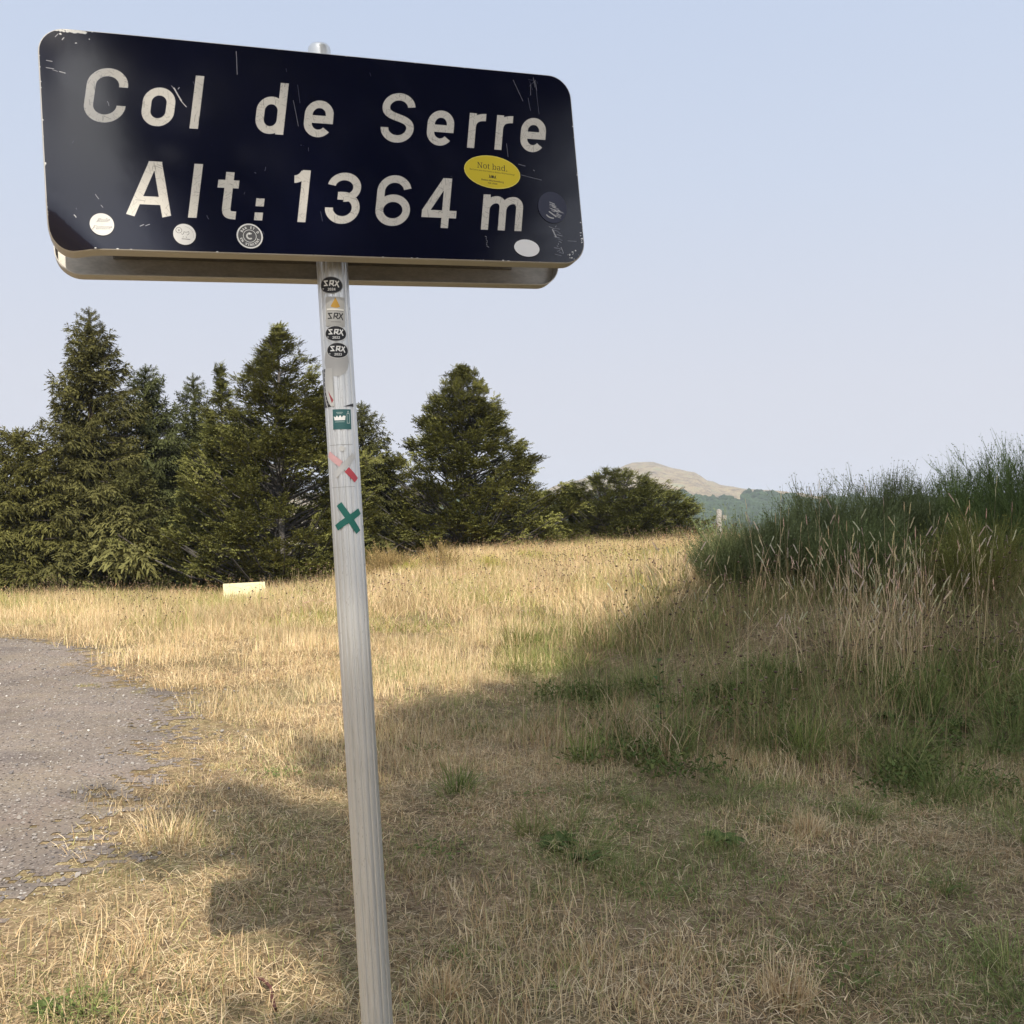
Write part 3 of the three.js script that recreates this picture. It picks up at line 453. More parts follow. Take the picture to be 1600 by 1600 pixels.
// ---------- panel and fence post ----------
{
  const d = 19.2, root = new THREE.Group(); root.position.copy(P(at(383, d), d)); root.rotation.set(0, .22, .04);
  const tex = canvasTexture(512, 256, (g, w, h) => {
    const r = rngOf(77); g.fillStyle = '#dcd5ae'; g.fillRect(0, 0, w, h);
    for (let k = 0; k < 1500; k++) { g.fillStyle = ['rgba(205,190,120,.3)', 'rgba(240,235,190,.3)', 'rgba(190,180,130,.2)'][k % 3]; g.fillRect(r() * w, r() * h, 2 + r() * 10, 1 + r() * 4); }
    g.strokeStyle = 'rgba(120,112,70,.75)'; g.lineWidth = 3;
    for (const l of [[[40, 50], [70, 28], [150, 42], [220, 60], [235, 90]], [[260, 50], [300, 25], [330, 30], [370, 80]], [[375, 60], [420, 30], [450, 22], [475, 40]], [[370, 80], [320, 100], [275, 145]]]) { g.beginPath(); l.forEach(([x, y], i) => i ? g.lineTo(x, y) : g.moveTo(x, y)); g.stroke(); }
    g.fillStyle = 'rgba(100,95,80,.7)'; for (let k = 0; k < 9; k++) g.fillRect(24 + k * 26, 118 + r() * 8, 8 + r() * 8, 16 + r() * 8);
  });
  const W = .76, h0 = .0, h1 = .45, g = new THREE.BoxGeometry(W, h1 - h0, .05); g.translate(0, (h0 + h1) / 2, 0);
  part('board', g, std({ map: tex, roughness: .8 }), root);
  for (const s of [-1, 1]) { const p = new THREE.CylinderGeometry(.025, .028, .5, 8); p.translate(s * .3, .2, -.055); part('leg', p, bark([.3, .25, .18]), root); }
  tag(top(shade(root), 'information_panel'), 'pale yellow panel with faint line drawing half sunk in dry grass', 'panel');
}
{
  const d = 21, root = new THREE.Group(); root.position.copy(P(at(1126, d), d, -.1)); root.rotation.z = .03; const wood = bark([.78, .74, .68]);
  const H = hgt(797, 1126, d) + .05, g = new GB(), r = rngOf(91), pts = [], rad = []; for (let k = 0; k <= 6; k++) { pts.push(V(.006 * Math.sin(k), H * k / 6, .004 * Math.cos(k))); rad.push(.062 - .004 * k / 6); } pts.push(V(0, H + .004, 0)); rad.push(.03); g.tube(pts, rad, 9); part('post', g.geo(true), wood, root);
  const b = new THREE.BoxGeometry(.075, .11, .07); b.translate(.1, H - .16, .02); part('rail_end', b, wood, root);
  const wire = new GB(); wire.tube([V(-.05, H - .12, .05), V(-.12, H - .3, .1), V(-.17, H - .8, .12)], [.004, .004, .004], 4); part('wire', wire.geo(true), std({ color: rgb(.3, .29, .27), metalness: .6, roughness: .6 }), root);
  tag(top(shade(root), 'fence_post'), 'weathered pale wooden fence post on the ridge beside the broom', 'post');
}

// ---------- far hill and wood ----------
const crest = [[-900, 30], [-300, 22], [25, 24], [70, 38], [105, 46], [150, 62], [168, 62.5], [200, 55], [222, 51], [240, 40], [262, 33], [290, 29], [320, 27.5], [350, 24], [390, 14], [470, 0], [900, -30]];
function hill(x, d) {
  const c = profile(crest, x * 1250 / d), foot = -26, n = 3.2 * noise2(x * .012, d * .012) + 1.3 * noise2(x * .04, d * .04);
  const t = clamp((d - 620) / (1250 - 620), 0, 1), mid = 15 + .1 * (c - 25);
  let h = t < .5 ? lerp(foot, mid, t / .5) : lerp(mid, c, Math.pow((t - .5) / .5, .85)); if (d > 1250) h = c - (d - 1250) * .25;
  return h + n * (1 - .75 * clamp((d - 1100) / 150, 0, 1)) * clamp(Math.min(t * 6, 1), 0, 1) - (t <= 0 ? (620 - d) * .2 : 0);
}
const hillTex = noiseTexture(512, (u, v) => { const a = tileNoise(u, v, 1.4, 2), b = tileNoise(u, v, 5, 6), c = tileNoise(u, v, 14, 8), k = 1 + .18 * a + .2 * b + .2 * c; const grn = clamp(a * .9 + b * .7 - .35, 0, 1); return [lerp(128, 88, grn) * k, lerp(114, 90, grn) * k, lerp(88, 70, grn) * k].map((q) => clamp(q, 0, 255)); });
{
  const g = new GB(); const NX = 220, ND = 110; for (let j = 0; j <= ND; j++) for (let i = 0; i <= NX; i++) { const d = 560 + 900 * j / ND, x = lerp(-900, 900, i / NX); const q = smoothstep(noise2(x * .02 + 4, d * .013) + .5 * noise2(x * .06, d * .05), .25, .9); g.col = [lerp(1, .8, q), lerp(1, .84, q), lerp(1, .95, q)]; g.v(x, hill(x, d), -d, x / 160, d / 160); }
  for (let j = 0; j < ND; j++) for (let i = 0; i < NX; i++) { const a = j * (NX + 1) + i; g.quad(a, a + 1, a + NX + 2, a + NX + 1); }
  const m = new THREE.Mesh(g.geo(true), std({ map: hillTex, vertexColors: true, roughness: 1 })); m.userData.kind = 'structure'; m.userData.label = 'bare rounded hill of tan summer grass in the distance'; top(m, 'hill');
  const lump = [1, 2].map((s) => { const q = new THREE.IcosahedronGeometry(1, 2), p = q.attributes.position; for (let k = 0; k < p.count; k++) { const v = V(p.getX(k), p.getY(k), p.getZ(k)), n = 1 + .28 * noise3(v.x * 1.8 + s * 5, v.y * 1.8, v.z * 1.8) + .12 * noise3(v.x * 5, v.y * 5 + s, v.z * 5); p.setXYZ(k, v.x * n, v.y * n, v.z * n); } q.computeVertexNormals(); q.setAttribute('color', new THREE.Float32BufferAttribute(new Array(p.count * 3).fill(1), 3)); return q; });
  const lists = [[], []];
  for (let k = 0; k < 9000; k++) { const d = between(640, 965), x = between(-60, 420); const edge = 876 + 12 * noise2(x * .02, 3) + 9 * noise2(x * .09, 7); const scrub = d > edge && rnd() < .02 && d < edge + 40; if (d > edge && !scrub) continue; const s = between(3.2, 5.4) * (scrub ? .4 : 1); lists[k % 2].push({ p: V(x, hill(x, d) + s * .7, -d), s, sy: s * between(.9, 1.3), yaw: rnd() * 6, c: rgb(.035, .055, .025).multiplyScalar(between(.75, 1.3)) }); }
  lists.forEach((l, i) => scatter('far_wood', lump[i], matt({ vertexColors: true }), l, 'dark hazy wood covering the lower slope of the hill'));
}

// ---------- the sign ----------
const SW = 1.0, SH = .395, SR = .047;
const NAVY = '#0d1023';
const faceTex = canvasTexture(2000, 790, (g, w, h) => {
  const S = 2000, r = rngOf(5), X = (x) => (x + SW / 2) * S, Y = (y) => (SH / 2 - y) * S;
  g.fillStyle = NAVY; g.fillRect(0, 0, w, h);
  for (let k = 0; k < 34; k++) { const x = r() * w, y = r() * h, R = 30 + r() * 90; g.save(); g.translate(x, y); g.rotate(.5 + r() * .4); g.scale(1, .25 + .3 * r()); const q = g.createRadialGradient(0, 0, 0, 0, 0, R), a = .02 + .05 * r(); q.addColorStop(0, `rgba(120,116,116,${a})`); q.addColorStop(.6, `rgba(120,116,116,${a * .6})`); q.addColorStop(1, 'rgba(120,116,116,0)'); g.fillStyle = q; g.fillRect(-R, -R, 2 * R, 2 * R); g.restore(); }   // smears of dust
  for (let k = 0; k < 900; k++) { g.fillStyle = `rgba(190,188,180,${.05 + .12 * r()})`; g.fillRect(r() * w, r() * h, 1 + r() * 1.5, 1 + r() * 1.5); }
  const LC = document.createElement('canvas'); LC.width = w; LC.height = h; const l = LC.getContext('2d');
  l.strokeStyle = l.fillStyle = '#cbc8c0'; l.lineCap = 'butt'; l.lineJoin = 'miter';
  const SWD = .0149, H = .1, XH = .072, q = SWD / 2;
  const glyph = (x0, base, f) => { l.save(); l.transform(S, 0, S * .17 * 0, -S, X(x0), Y(base)); l.transform(1, 0, .17, 1, 0, 0); l.lineWidth = SWD; l.beginPath(); f(l); l.stroke(); l.restore(); };
  // rounded grotesque bowls from elliptic arcs
  const E = (c, cx, cy, rx, ry, a, b, ccw = false) => c.ellipse(cx, cy, rx, ry, 0, a, b, ccw), PI = Math.PI;
  const C = (c) => { const W = .068, rx = W / 2 - q, ry = .027; c.moveTo(W - q, H - q - ry + .001); E(c, W / 2, H - q - ry + .002, rx, ry - .002, 0, PI); c.lineTo(q, q + ry); E(c, W / 2, q + ry - .002, rx, ry - .002, PI, 2 * PI); };
  const o = (c, W = .055, hh = XH) => { const rx = W / 2 - q, ry = .0205; c.moveTo(W - q, hh - q - ry); E(c, W / 2, hh - q - ry, rx, ry, 0, PI); c.lineTo(q, q + ry); E(c, W / 2, q + ry, rx, ry, PI, 2 * PI); c.closePath(); };
  const li = (c) => { c.moveTo(q, 0); c.lineTo(q, H); };
  const d_ = (c) => { const W = .053; c.moveTo(W - q, 0); c.lineTo(W - q, H); o(c, W); };
  const e_ = (c) => { const W = .054, rx = W / 2 - q, ry = .0205; c.moveTo(q, XH * .5 - .001); c.lineTo(W - q + .0005, XH * .5 - .001); c.moveTo(W - q, XH * .5 - .001 - q); c.lineTo(W - q, XH - q - ry); E(c, W / 2, XH - q - ry, rx, ry, 0, PI); c.lineTo(q, q + ry); E(c, W / 2, q + ry, rx, ry, PI, 2 * PI - .66); };
  const S_ = (c) => { const W = .065, rx = W / 2 - q, ry = .0225; E(c, W / 2, H - q - ry, rx, ry, .12, PI); c.bezierCurveTo(q, .045, W - q, .056, W - q, q + ry); c.moveTo(W - q, q + ry + .0002); E(c, W / 2, q + ry, rx, ry, 0, -PI + .02, true); };
  const r_ = (c) => { c.moveTo(q, 0); c.lineTo(q, XH); c.moveTo(q, XH - .028); c.bezierCurveTo(q + .001, XH - q - .004, q + .012, XH - q, .0345, XH - q); };
  const A_ = (c) => { c.moveTo(.0068, 0); c.lineTo(.037 - .0042, H - .004); c.moveTo(.0672, 0); c.lineTo(.037 + .0042, H - .004); c.moveTo(.0255, H - q); c.lineTo(.0485, H - q); c.moveTo(.015, .028); c.lineTo(.06, .028); };
  const t_ = (c) => { c.moveTo(.012 + q, .088); c.lineTo(.012 + q, .022); c.bezierCurveTo(.012 + q, .009, .024, q, .0375, q); c.moveTo(0, .0655); c.lineTo(.037, .0655); };
  const colon = (c) => { c.moveTo(0, q); c.lineTo(SWD, q); c.moveTo(0, .034); c.lineTo(SWD, .034); };
  const one = (c) => { c.moveTo(.0215, 0); c.lineTo(.0215, H); c.moveTo(.0005, H - .0185); c.quadraticCurveTo(.013, H - .0175, .019, H - .004); };
  const three = (c) => { const W = .065, rx = W / 2 - q, ry = .0215; E(c, W / 2, H - q - ry, rx - .001, ry - .0005, PI - .15, -PI / 2, true); c.moveTo(W / 2 - .011, .054); c.lineTo(W / 2, .054); c.moveTo(W / 2, .0535); E(c, W / 2, q + .0235, rx, .0235, PI / 2, -PI + .02, true); };
  const six = (c) => { const W = .067, rx = W / 2 - q, ry = .0235; E(c, W / 2, q + ry, rx, ry, 0, 2 * PI); c.moveTo(q, q + ry); c.lineTo(q, H - q - .026); E(c, W / 2, H - q - .0255, rx, .0255, PI, .25, true); };
  const four = (c) => { c.moveTo(.048, 0); c.lineTo(.048, H); c.moveTo(.0005, .0275); c.lineTo(.07, .0275); c.moveTo(.0065, .03); c.lineTo(.0445, H - .003); };
  const m_ = (c) => { const W = .085; c.moveTo(q, 0); c.lineTo(q, XH); for (const x of [q, (W) / 2]) { const x2 = x === q ? W / 2 : W - q; c.moveTo(x, XH - .03); c.bezierCurveTo(x + .002, XH - q + .001, x2, XH - q + .006, x2, XH - .026); c.lineTo(x2, 0); } };
  const B1 = .031, B2 = -.134;
  [[-.436, C], [-.341, o], [-.257, li], [-.144, d_], [-.056, e_], [.0895, S_], [.181, e_], [.265, r_], [.322, r_], [.375, e_]].forEach(([x, f]) => glyph(x, B1, f));
  [[-.372, A_], [-.269, li], [-.2246, t_], [-.1545, colon], [-.0905, one], [-.0285, three], [.067, six], [.157, four], [.2795, m_]].forEach(([x, f]) => glyph(x, B2, f));
  // crazed film: hairline cracks inside the letters
  l.globalCompositeOperation = 'source-atop';
  for (let k = 0; k < 5200; k++) { const x = r() * w, y = 90 + r() * 610, a = r() * 6.28, len = 6 + r() * 20; l.strokeStyle = `rgba(110,108,104,${.15 + .35 * r()})`; l.lineWidth = .8 + r() * .9; l.beginPath(); l.moveTo(x, y); l.lineTo(x + Math.cos(a) * len * .5 + r() * 4 - 2, y + Math.sin(a) * len * .5 + r() * 4 - 2); l.lineTo(x + Math.cos(a) * len, y + Math.sin(a) * len); l.stroke(); }
  for (let k = 0; k < 340; k++) { const x = r() * w, y = 90 + r() * 610, a = (r() < .5 ? 0 : 1.4) + r() * .5, len = 14 + r() * 18; l.strokeStyle = 'rgba(70,68,66,.6)'; l.lineWidth = 1.3; l.beginPath(); l.moveTo(x, y); l.lineTo(x + Math.cos(a) * len, y + Math.sin(a) * len); l.stroke(); }
  for (let k = 0; k < 2600; k++) { l.fillStyle = `rgba(${r() < .5 ? '150,146,138' : '232,230,222'},.25)`; l.fillRect(r() * w, r() * h, 2 + r() * 3, 2 + r() * 3); }
  g.drawImage(LC, 0, 0);
  // scratches down to bare metal, taken from the photograph
  g.strokeStyle = '#c9c8c4'; g.lineCap = 'round';
  const sc = (x0, y0, x1, y1, wd = 1.5, a = .8) => { g.globalAlpha = a; g.lineWidth = wd; g.beginPath(); g.moveTo(X(x0), Y(y0)); const mx = (x0 + x1) / 2 + (r() - .5) * .002, my = (y0 + y1) / 2; g.quadraticCurveTo(X(mx), Y(my), X(x1), Y(y1)); g.stroke(); g.globalAlpha = 1; };
  sc(-.279, .104, -.268, .082, 5, .9); sc(-.27, .084, -.26, .071, 3.5, .9); sc(-.283, .108, -.277, .1, 2); sc(-.27, .106, -.272, .103, 3);
  sc(-.166, .184, -.167, .14, 2.2, .75); sc(-.068, .099, -.062, .05, 1.6, .7); sc(-.058, .13, -.056, .095, 1.4, .45); sc(-.392, .07, -.39, .062, 2);
  sc(.375, .179, .392, .137, 1.6, .75); sc(.419, .188, .421, .168, 1.5); sc(.412, .172, .41, .15, 1.4); sc(.404, .144, .407, .118, 1.4, .6); sc(.423, .182, .425, .112, 1.2, .6); sc(.349, .045, .35, .018, 1.5, .7);
  for (let k = 0; k < 7; k++) sc(.405 + r() * .025, .188 - r() * .02, .41 + r() * .02, .186 - r() * .03, 1.1, .5);
  sc(.371, .004, .385, .001, 2, .7); sc(.375, -.018, .418, -.026, 1.4, .7); sc(.402, -.006, .404, -.008, 2);
  sc(-.467, .118, -.458, .116, 3, .9); sc(-.478, .12, -.47, .118, 2); sc(-.488, .123, -.476, .122, 2.4); sc(-.487, .136, -.478, .135, 2.6); sc(-.46, .176, -.457, .18, 3.2, .9); sc(-.471, .18, -.466, .186, 2.5);
  sc(-.35, -.153, -.344, -.15, 3, .7); sc(-.341, -.152, -.334, -.149, 2.4, .7); sc(-.42, -.099, -.415, -.107, 2); sc(-.412, -.118, -.409, -.122, 2); sc(-.456, -.137, -.453, -.141, 3.2, .9);
  for (let k = 0; k < 6; k++) sc(.287 + r() * .006, -.147 - k * .004, .288 + r() * .006, -.149 - k * .004, 2.2, .7);
  sc(-.032, -.112, -.03, -.13, 1.3, .5); sc(.432, -.128, .438, -.142, 6, .7); sc(.425, -.122, .436, -.126, 2.2, .7); for (let k = 0; k < 14; k++) sc(.43 + r() * .016, -.12 - k * .0045, .434 + r() * .02, -.122 - k * .0046, 1.4 + r() * 1.8, .55); sc(.447, -.164, .451, -.176, 2.6, .7); sc(.463, -.15, .482, -.1505, 1.6, .7);
  for (let k = 0; k < 26; k++) { const x = -.48 + r() * .96, y = -.17 + r() * .35; sc(x, y, x + (r() - .5) * .006, y - r() * .008, 1 + r(), .45); }
  g.fillStyle = '#cfcfcb';   // chips along the edge
  const chip = (x, y, s) => { g.beginPath(); for (let k = 0; k < 7; k++) { const a = k / 7 * 6.28; g.lineTo(X(x) + Math.cos(a) * s * (.5 + r()), Y(y) + Math.sin(a) * s * (.5 + r()) * .7); } g.fill(); };
  for (let k = 0; k < 46; k++) { const t = r(); if (r() < .5) chip((r() - .5) * .88, (r() < .6 ? -1 : 1) * .1955, 2 + r() * 3.4); else chip((t < .5 ? -1 : 1) * .498, (r() - .5) * .3, 2 + r() * 3); }
  for (let k = 0; k < 9; k++) chip(-.468 + k * .0055, .1935 - .0015 * r(), 7 + r() * 3); chip(-.462, .1865, 5); chip(-.438, .172, 3.4); chip(-.416, .181, 3); chip(-.425, -.194, 4);
  for (let k = 0; k < 12; k++) chip(.46 + r() * .03, -.19 + r() * .02, 2 + r() * 2.4);
  for (let k = 0; k < 8; k++) chip(.492 + .004 * r(), -.1 - r() * .06, 2 + r() * 2.5);
});
const faceRough = canvasTexture(1000, 395, (g, w, h) => { const r = rngOf(6); g.fillStyle = 'rgb(0,24,0)'; g.fillRect(0, 0, w, h); for (let k = 0; k < 60; k++) { const x = r() * w, y = r() * h, R = 20 + r() * 70, q = g.createRadialGradient(x, y, 0, x, y, R); q.addColorStop(0, 'rgba(0,60,0,.3)'); q.addColorStop(1, 'rgba(0,60,0,0)'); g.fillStyle = q; g.fillRect(x - R, y - R, 2 * R, 2 * R); } }, false);
function outline(inset) { const pts = [], w = SW / 2 - inset, h = SH / 2 - inset, rr = SR - inset; for (const [cx, cy, a0] of [[w - rr, h - rr, 0], [-w + rr, h - rr, Math.PI / 2], [-w + rr, -h + rr, Math.PI], [w - rr, -h + rr, Math.PI * 1.5]]) for (let k = 0; k <= 10; k++) { const a = a0 + k / 10 * Math.PI / 2; pts.push([cx + Math.cos(a) * rr, cy + Math.sin(a) * rr]); if (k === 10) { /* straight run to the next corner gets extra points below */ } }
  const out = []; pts.forEach((p, i) => { const n = pts[(i + 1) % pts.length], L = Math.hypot(n[0] - p[0], n[1] - p[1]), s = Math.max(1, Math.round(L / .02)); for (let k = 0; k < s; k++) out.push([lerp(p[0], n[0], k / s), lerp(p[1], n[1], k / s)]); }); return out; }
function bent(x, y, dented) { let z = .0005 * noise2(x * 3.1, y * 3.1) * 1; if (dented) { const qq = (SW / 2 + x) + (SH / 2 + y); if (qq < .085) z -= Math.pow((.085 - qq) / .085, 1.5) * .05; z -= .0016 * Math.exp(-Math.pow((x + .46) / .05, 2)); } return z; }
function panelGeos(dented) {
  // painted face: grid clipped to the rounded outline
  const face = new GB(), NX = 90, NY = 36, ins = .0022, w = SW / 2 - ins, h = SH / 2 - ins, rr = SR - ins;
  for (let j = 0; j <= NY; j++) { const y = lerp(-h, h, .5 - .5 * Math.cos(Math.PI * j / NY)), ov = Math.abs(y) - (h - rr), half = ov > 0 ? w - rr + Math.sqrt(Math.max(0, rr * rr - ov * ov)) : w; for (let i = 0; i <= NX; i++) { const x = lerp(-half, half, i / NX); face.v(x, y, bent(x, y, dented), x / SW + .5, y / SH + .5); } }
  for (let j = 0; j < NY; j++) for (let i = 0; i < NX; i++) { const a = j * (NX + 1) + i; face.quad(a, a + 1, a + NX + 2, a + NX + 1); }
  // rolled rim, lip folded back, and the bare metal inside
  const rim = new GB(), rings = [[.0022, 0], [.0008, -.0008], [0, -.0025], [0, -.03], [.0018, -.0305], [.0018, -.0035]];
  const R = rings.map(([inset, dz]) => outline(inset).map(([x, y]) => rim.v(x, y, bent(x, y, dented) + dz)));
  const n = R[0].length; for (let k = 0; k + 1 < R.length; k++) for (let i = 0; i < n; i++) rim.quad(R[k][i], R[k + 1][i], R[k + 1][(i + 1) % n], R[k][(i + 1) % n]);
  const inner = new GB(); face.p.forEach((v, k) => { if (k % 3 === 0) inner.v(face.p[k], face.p[k + 1], face.p[k + 2] - .003, face.u[k / 3 * 2], face.u[k / 3 * 2 + 1]); }); for (let k = 0; k < face.i.length; k += 3) inner.tri(face.i[k], face.i[k + 2], face.i[k + 1]);
  return [face.geo(true), rim.geo(), inner.geo(true)];
}
const metalTex = noiseTexture(256, (u, v) => { const n = 212 + 10 * tileNoise(u, v, 3, 1) + 12 * tileNoise(u, v, 14, 5); return [n, n * .985, n * .96]; });
const aluminium = std({ color: rgb(.72, .71, .69), metalness: .55, roughness: .5, map: metalTex });
const dullMetal = std({ color: rgb(.34, .33, .32), metalness: .5, roughness: .6, map: metalTex });
{
  const root = new THREE.Group(); root.position.set(-.223, height(-.223, 1.97), -1.97);
  // post: leaning frame
  const up = V(-.062, 1, -.015).normalize(), ex = V(1, 0, 0).addScaledVector(up, -up.x).normalize(), ez = ex.clone().cross(up).normalize();
  const lean = new THREE.Matrix4().makeBasis(ex, up, ez);
  const PR_ = .0302, poleTop = 2.45, poleShape = (th) => { const k = ((th / (Math.PI * 2) * 14) % 1 + 1) % 1, a = Math.abs(k - .5); return PR_ - .0017 * smoothstep(.17 - a, 0, .07) - .00035 * (1 - Math.cos(k * 4 * Math.PI)) * .5; };
  const pg = new GB(), NS = 288, ys = [-.06, .5, 1, 1.5, 2, poleTop]; ys.forEach((y, j) => { for (let i = 0; i <= NS; i++) { const th = i / NS * Math.PI * 2, rr = poleShape(th + .1); pg.v(Math.sin(th) * rr, y, Math.cos(th) * rr, i / NS * 4, y * 2); } });
  for (let j = 0; j + 1 < ys.length; j++) for (let i = 0; i < NS; i++) { const a = j * (NS + 1) + i; pg.quad(a, a + 1, a + NS + 2, a + NS + 1); }
  const poleTex = canvasTexture(512, 1024, (g, w, h) => {   // drawn aluminium: fine vertical streaks, stains and scuffs
    const r = rngOf(15); g.fillStyle = '#dcdbd8'; g.fillRect(0, 0, w, h);
    for (let k = 0; k < 900; k++) { g.fillStyle = `rgba(${r() < .5 ? '150,150,150' : '245,245,242'},${.05 + .12 * r()})`; g.fillRect(r() * w, r() * h, 1 + r() * 2, 60 + r() * 400); }
    for (let k = 0; k < 260; k++) { g.fillStyle = `rgba(${pick(['90,84,76', '120,116,110', '250,250,250'], r)},${.2 + .4 * r()})`; g.fillRect(r() * w, r() * h, 1 + r() * 5, 1 + r() * 9); }
    for (let k = 0; k < 24; k++) { g.fillStyle = 'rgba(110,104,98,.14)'; g.beginPath(); g.ellipse(r() * w, r() * h, 4 + r() * 8, 20 + r() * 60, 0, 0, 7); g.fill(); }
  }); poleTex.wrapS = poleTex.wrapT = THREE.RepeatWrapping;
  const pole = part('pole', pg.geo(true), std({ map: poleTex, color: rgb(.93, .95, .97), metalness: .55, roughness: .3 }), root); pole.matrixAutoUpdate = true; pole.quaternion.setFromRotationMatrix(lean);
  const capPts = [[.0001, .062], [.012, .0615], [.0185, .059], [.0218, .054], [.0224, .046], [.0224, -.05]].reverse().map(([a, b]) => new THREE.Vector2(a, b)); const cap = part('pole_cap', new THREE.LatheGeometry(capPts, 32), std({ color: rgb(.78, .79, .77), metalness: .5, roughness: .32 }), pole); cap.position.y = poleTop;
  // stickers bent round the post
  const bend = (g, ang, y, rot = 0, lift = .0008) => { const p = g.attributes.position, R = PR_ + lift; for (let k = 0; k < p.count; k++) { const x0 = p.getX(k), y0 = p.getY(k), x = x0 * Math.cos(rot) - y0 * Math.sin(rot), yy = x0 * Math.sin(rot) + y0 * Math.cos(rot), a = ang + x / R; p.setXYZ(k, Math.sin(a) * R, y + yy, Math.cos(a) * R); } g.computeVertexNormals(); return g; };
  const oval = (rx, ry) => { const g = new GB(), c = []; for (let k = 0; k <= 6; k++) for (let i = 0; i <= 32; i++) { const a = i / 32 * 6.28318, f = k / 6; c.push(g.v(Math.cos(a) * rx * f, Math.sin(a) * ry * f, 0, .5 + .5 * f * Math.cos(a), .5 + .5 * f * Math.sin(a))); } for (let k = 0; k < 6; k++) for (let i = 0; i < 32; i++) { const a = k * 33 + i; g.quad(a, a + 33, a + 34, a + 1); } return g.geo(true); };
  const rect = (w, h) => new THREE.PlaneGeometry(w, h, 16, 4);
  const py = (p) => (1.6 + (800 - p) / 1600 * 2.0 - root.position.y) / up.y;   // photograph row to height on the post
  const stick = (name, geo, tex, label, color) => { const m = part(name, geo, std({ map: tex ?? null, color: color ? rgb(...color) : rgb(1, 1, 1), roughness: .45 }), pole); m.userData.label = label; return m; };
  const srx = (year, ink, bg, ring) => canvasTexture(384, 272, (g, w, h) => {
    g.fillStyle = ring; g.fillRect(0, 0, w, h); g.fillStyle = bg; g.beginPath(); g.ellipse(w / 2, h / 2, w * .47, h * .46, 0, 0, 7); g.fill();
    g.strokeStyle = ink; g.lineWidth = 21; g.lineJoin = 'miter'; g.save(); g.translate(0, year ? 0 : 36);
    g.beginPath(); g.moveTo(140, 72); g.lineTo(82, 72); g.lineTo(128, 140); g.lineTo(70, 140); g.stroke();
    g.beginPath(); g.moveTo(168, 150); g.lineTo(182, 70); g.lineTo(232, 70); g.lineTo(222, 112); g.lineTo(192, 114); g.lineTo(240, 152); g.stroke();
    g.beginPath(); g.moveTo(262, 66); g.lineTo(314, 170); g.moveTo(316, 66); g.lineTo(250, 150); g.stroke(); g.restore();
    g.fillStyle = ink; g.textAlign = 'center'; g.font = 'bold 58px sans-serif'; if (year) g.fillText(year, w / 2 + 6, 224); g.fillRect(38, 184, 34, 6); g.fillRect(46, 196, 20, 5);
  });
  stick('sticker', bend(oval(.0235, .0165), .02, py(451), -.05), srx('2024', '#f2f2f0', '#17171b', '#8a8a88'), 'black oval sticker reading SRX 2024');
  stick('sticker', bend(oval(.0225, .0155), .13, py(526), -.04), srx('2022', '#f4f4f2', '#141418', '#d8d8d6'), 'black oval sticker reading SRX 2022');
  stick('sticker', bend(oval(.0225, .0155), .19, py(552), -.04), srx('2023', '#f4f4f2', '#141418', '#d8d8d6'), 'black oval sticker reading SRX 2023');
  { const tex = canvasTexture(320, 512, (g, w, h) => { g.fillStyle = '#b9b9b6'; g.fillRect(0, 0, w, h); g.fillStyle = '#c79a35'; g.beginPath(); g.moveTo(w / 2, 10); g.lineTo(w * .74, 170); g.quadraticCurveTo(w / 2, 215, w * .26, 170); g.fill(); g.fillStyle = '#f0efe9'; g.fillRect(20, 205, w - 40, 30); g.fillStyle = '#55544f'; for (let k = 0; k < 15; k++) g.fillRect(28 + k * 18, 238, 9, 14); g.strokeStyle = '#232326'; g.lineWidth = 19; g.beginPath(); g.moveTo(112, 290); g.lineTo(48, 290); g.lineTo(98, 376); g.lineTo(36, 376); g.moveTo(134, 384); g.lineTo(148, 288); g.lineTo(200, 288); g.lineTo(192, 334); g.lineTo(158, 338); g.lineTo(206, 388); g.moveTo(222, 280); g.lineTo(284, 400); g.moveTo(284, 280); g.lineTo(212, 384); g.stroke(); g.fillStyle = '#6a6a66'; for (let k = 0; k < 10; k++) g.fillRect(90 + k * 16, 428, 8, 16); });
    stick('sticker', bend(rect(.0385, .057), .19, py(492), -.06), tex, 'clear sticker with an ochre peak above the letters SRX'); }
  stick('sticker_ghost', bend(oval(.026, .03), .05, py(568), 0, .0004), null, 'pale grey round trace of a removed sticker', [.5, .5, .49]);
  { const tex = canvasTexture(512, 512, (g, w, h) => { g.fillStyle = '#1d1e22'; g.fillRect(0, 0, w, h); g.strokeStyle = '#e6e6e4'; g.lineWidth = 22; g.beginPath(); g.arc(w + 40, 190, 430, 0, 7); g.stroke(); g.fillStyle = '#c9c9c6'; g.beginPath(); g.arc(w + 40, 190, 350, 0, 7); g.fill(); g.fillStyle = '#a0434a'; g.beginPath(); g.moveTo(330, 300); g.lineTo(440, 470); g.lineTo(500, 430); g.fill(); g.fillStyle = '#d4d4d2'; for (let k = 0; k < 9; k++) { g.save(); g.translate(w + 40, 190); g.rotate(-.55 - k * .17 + Math.PI + 1.1); g.fillRect(372, -9, 26, 18); g.restore(); } });
    stick('torn_sticker', bend(rect(.034, .074), -.78, py(608), 0), tex, 'torn black sticker with a white ring'); const tri = new THREE.BufferGeometry(); const g2 = new GB(); for (let k = 0; k <= 6; k++) { const x = -.011 + .022 * k / 6; g2.v(x, -.003, 0); g2.v(x, -.003 + .006 * k / 6 + .0003, 0); } for (let k = 0; k < 6; k++) g2.quad(k * 2, k * 2 + 2, k * 2 + 3, k * 2 + 1); stick('torn_sticker', bend(g2.geo(true), .72, py(636), 0), null, 'black corner left of a torn sticker', [.03, .03, .035]); }
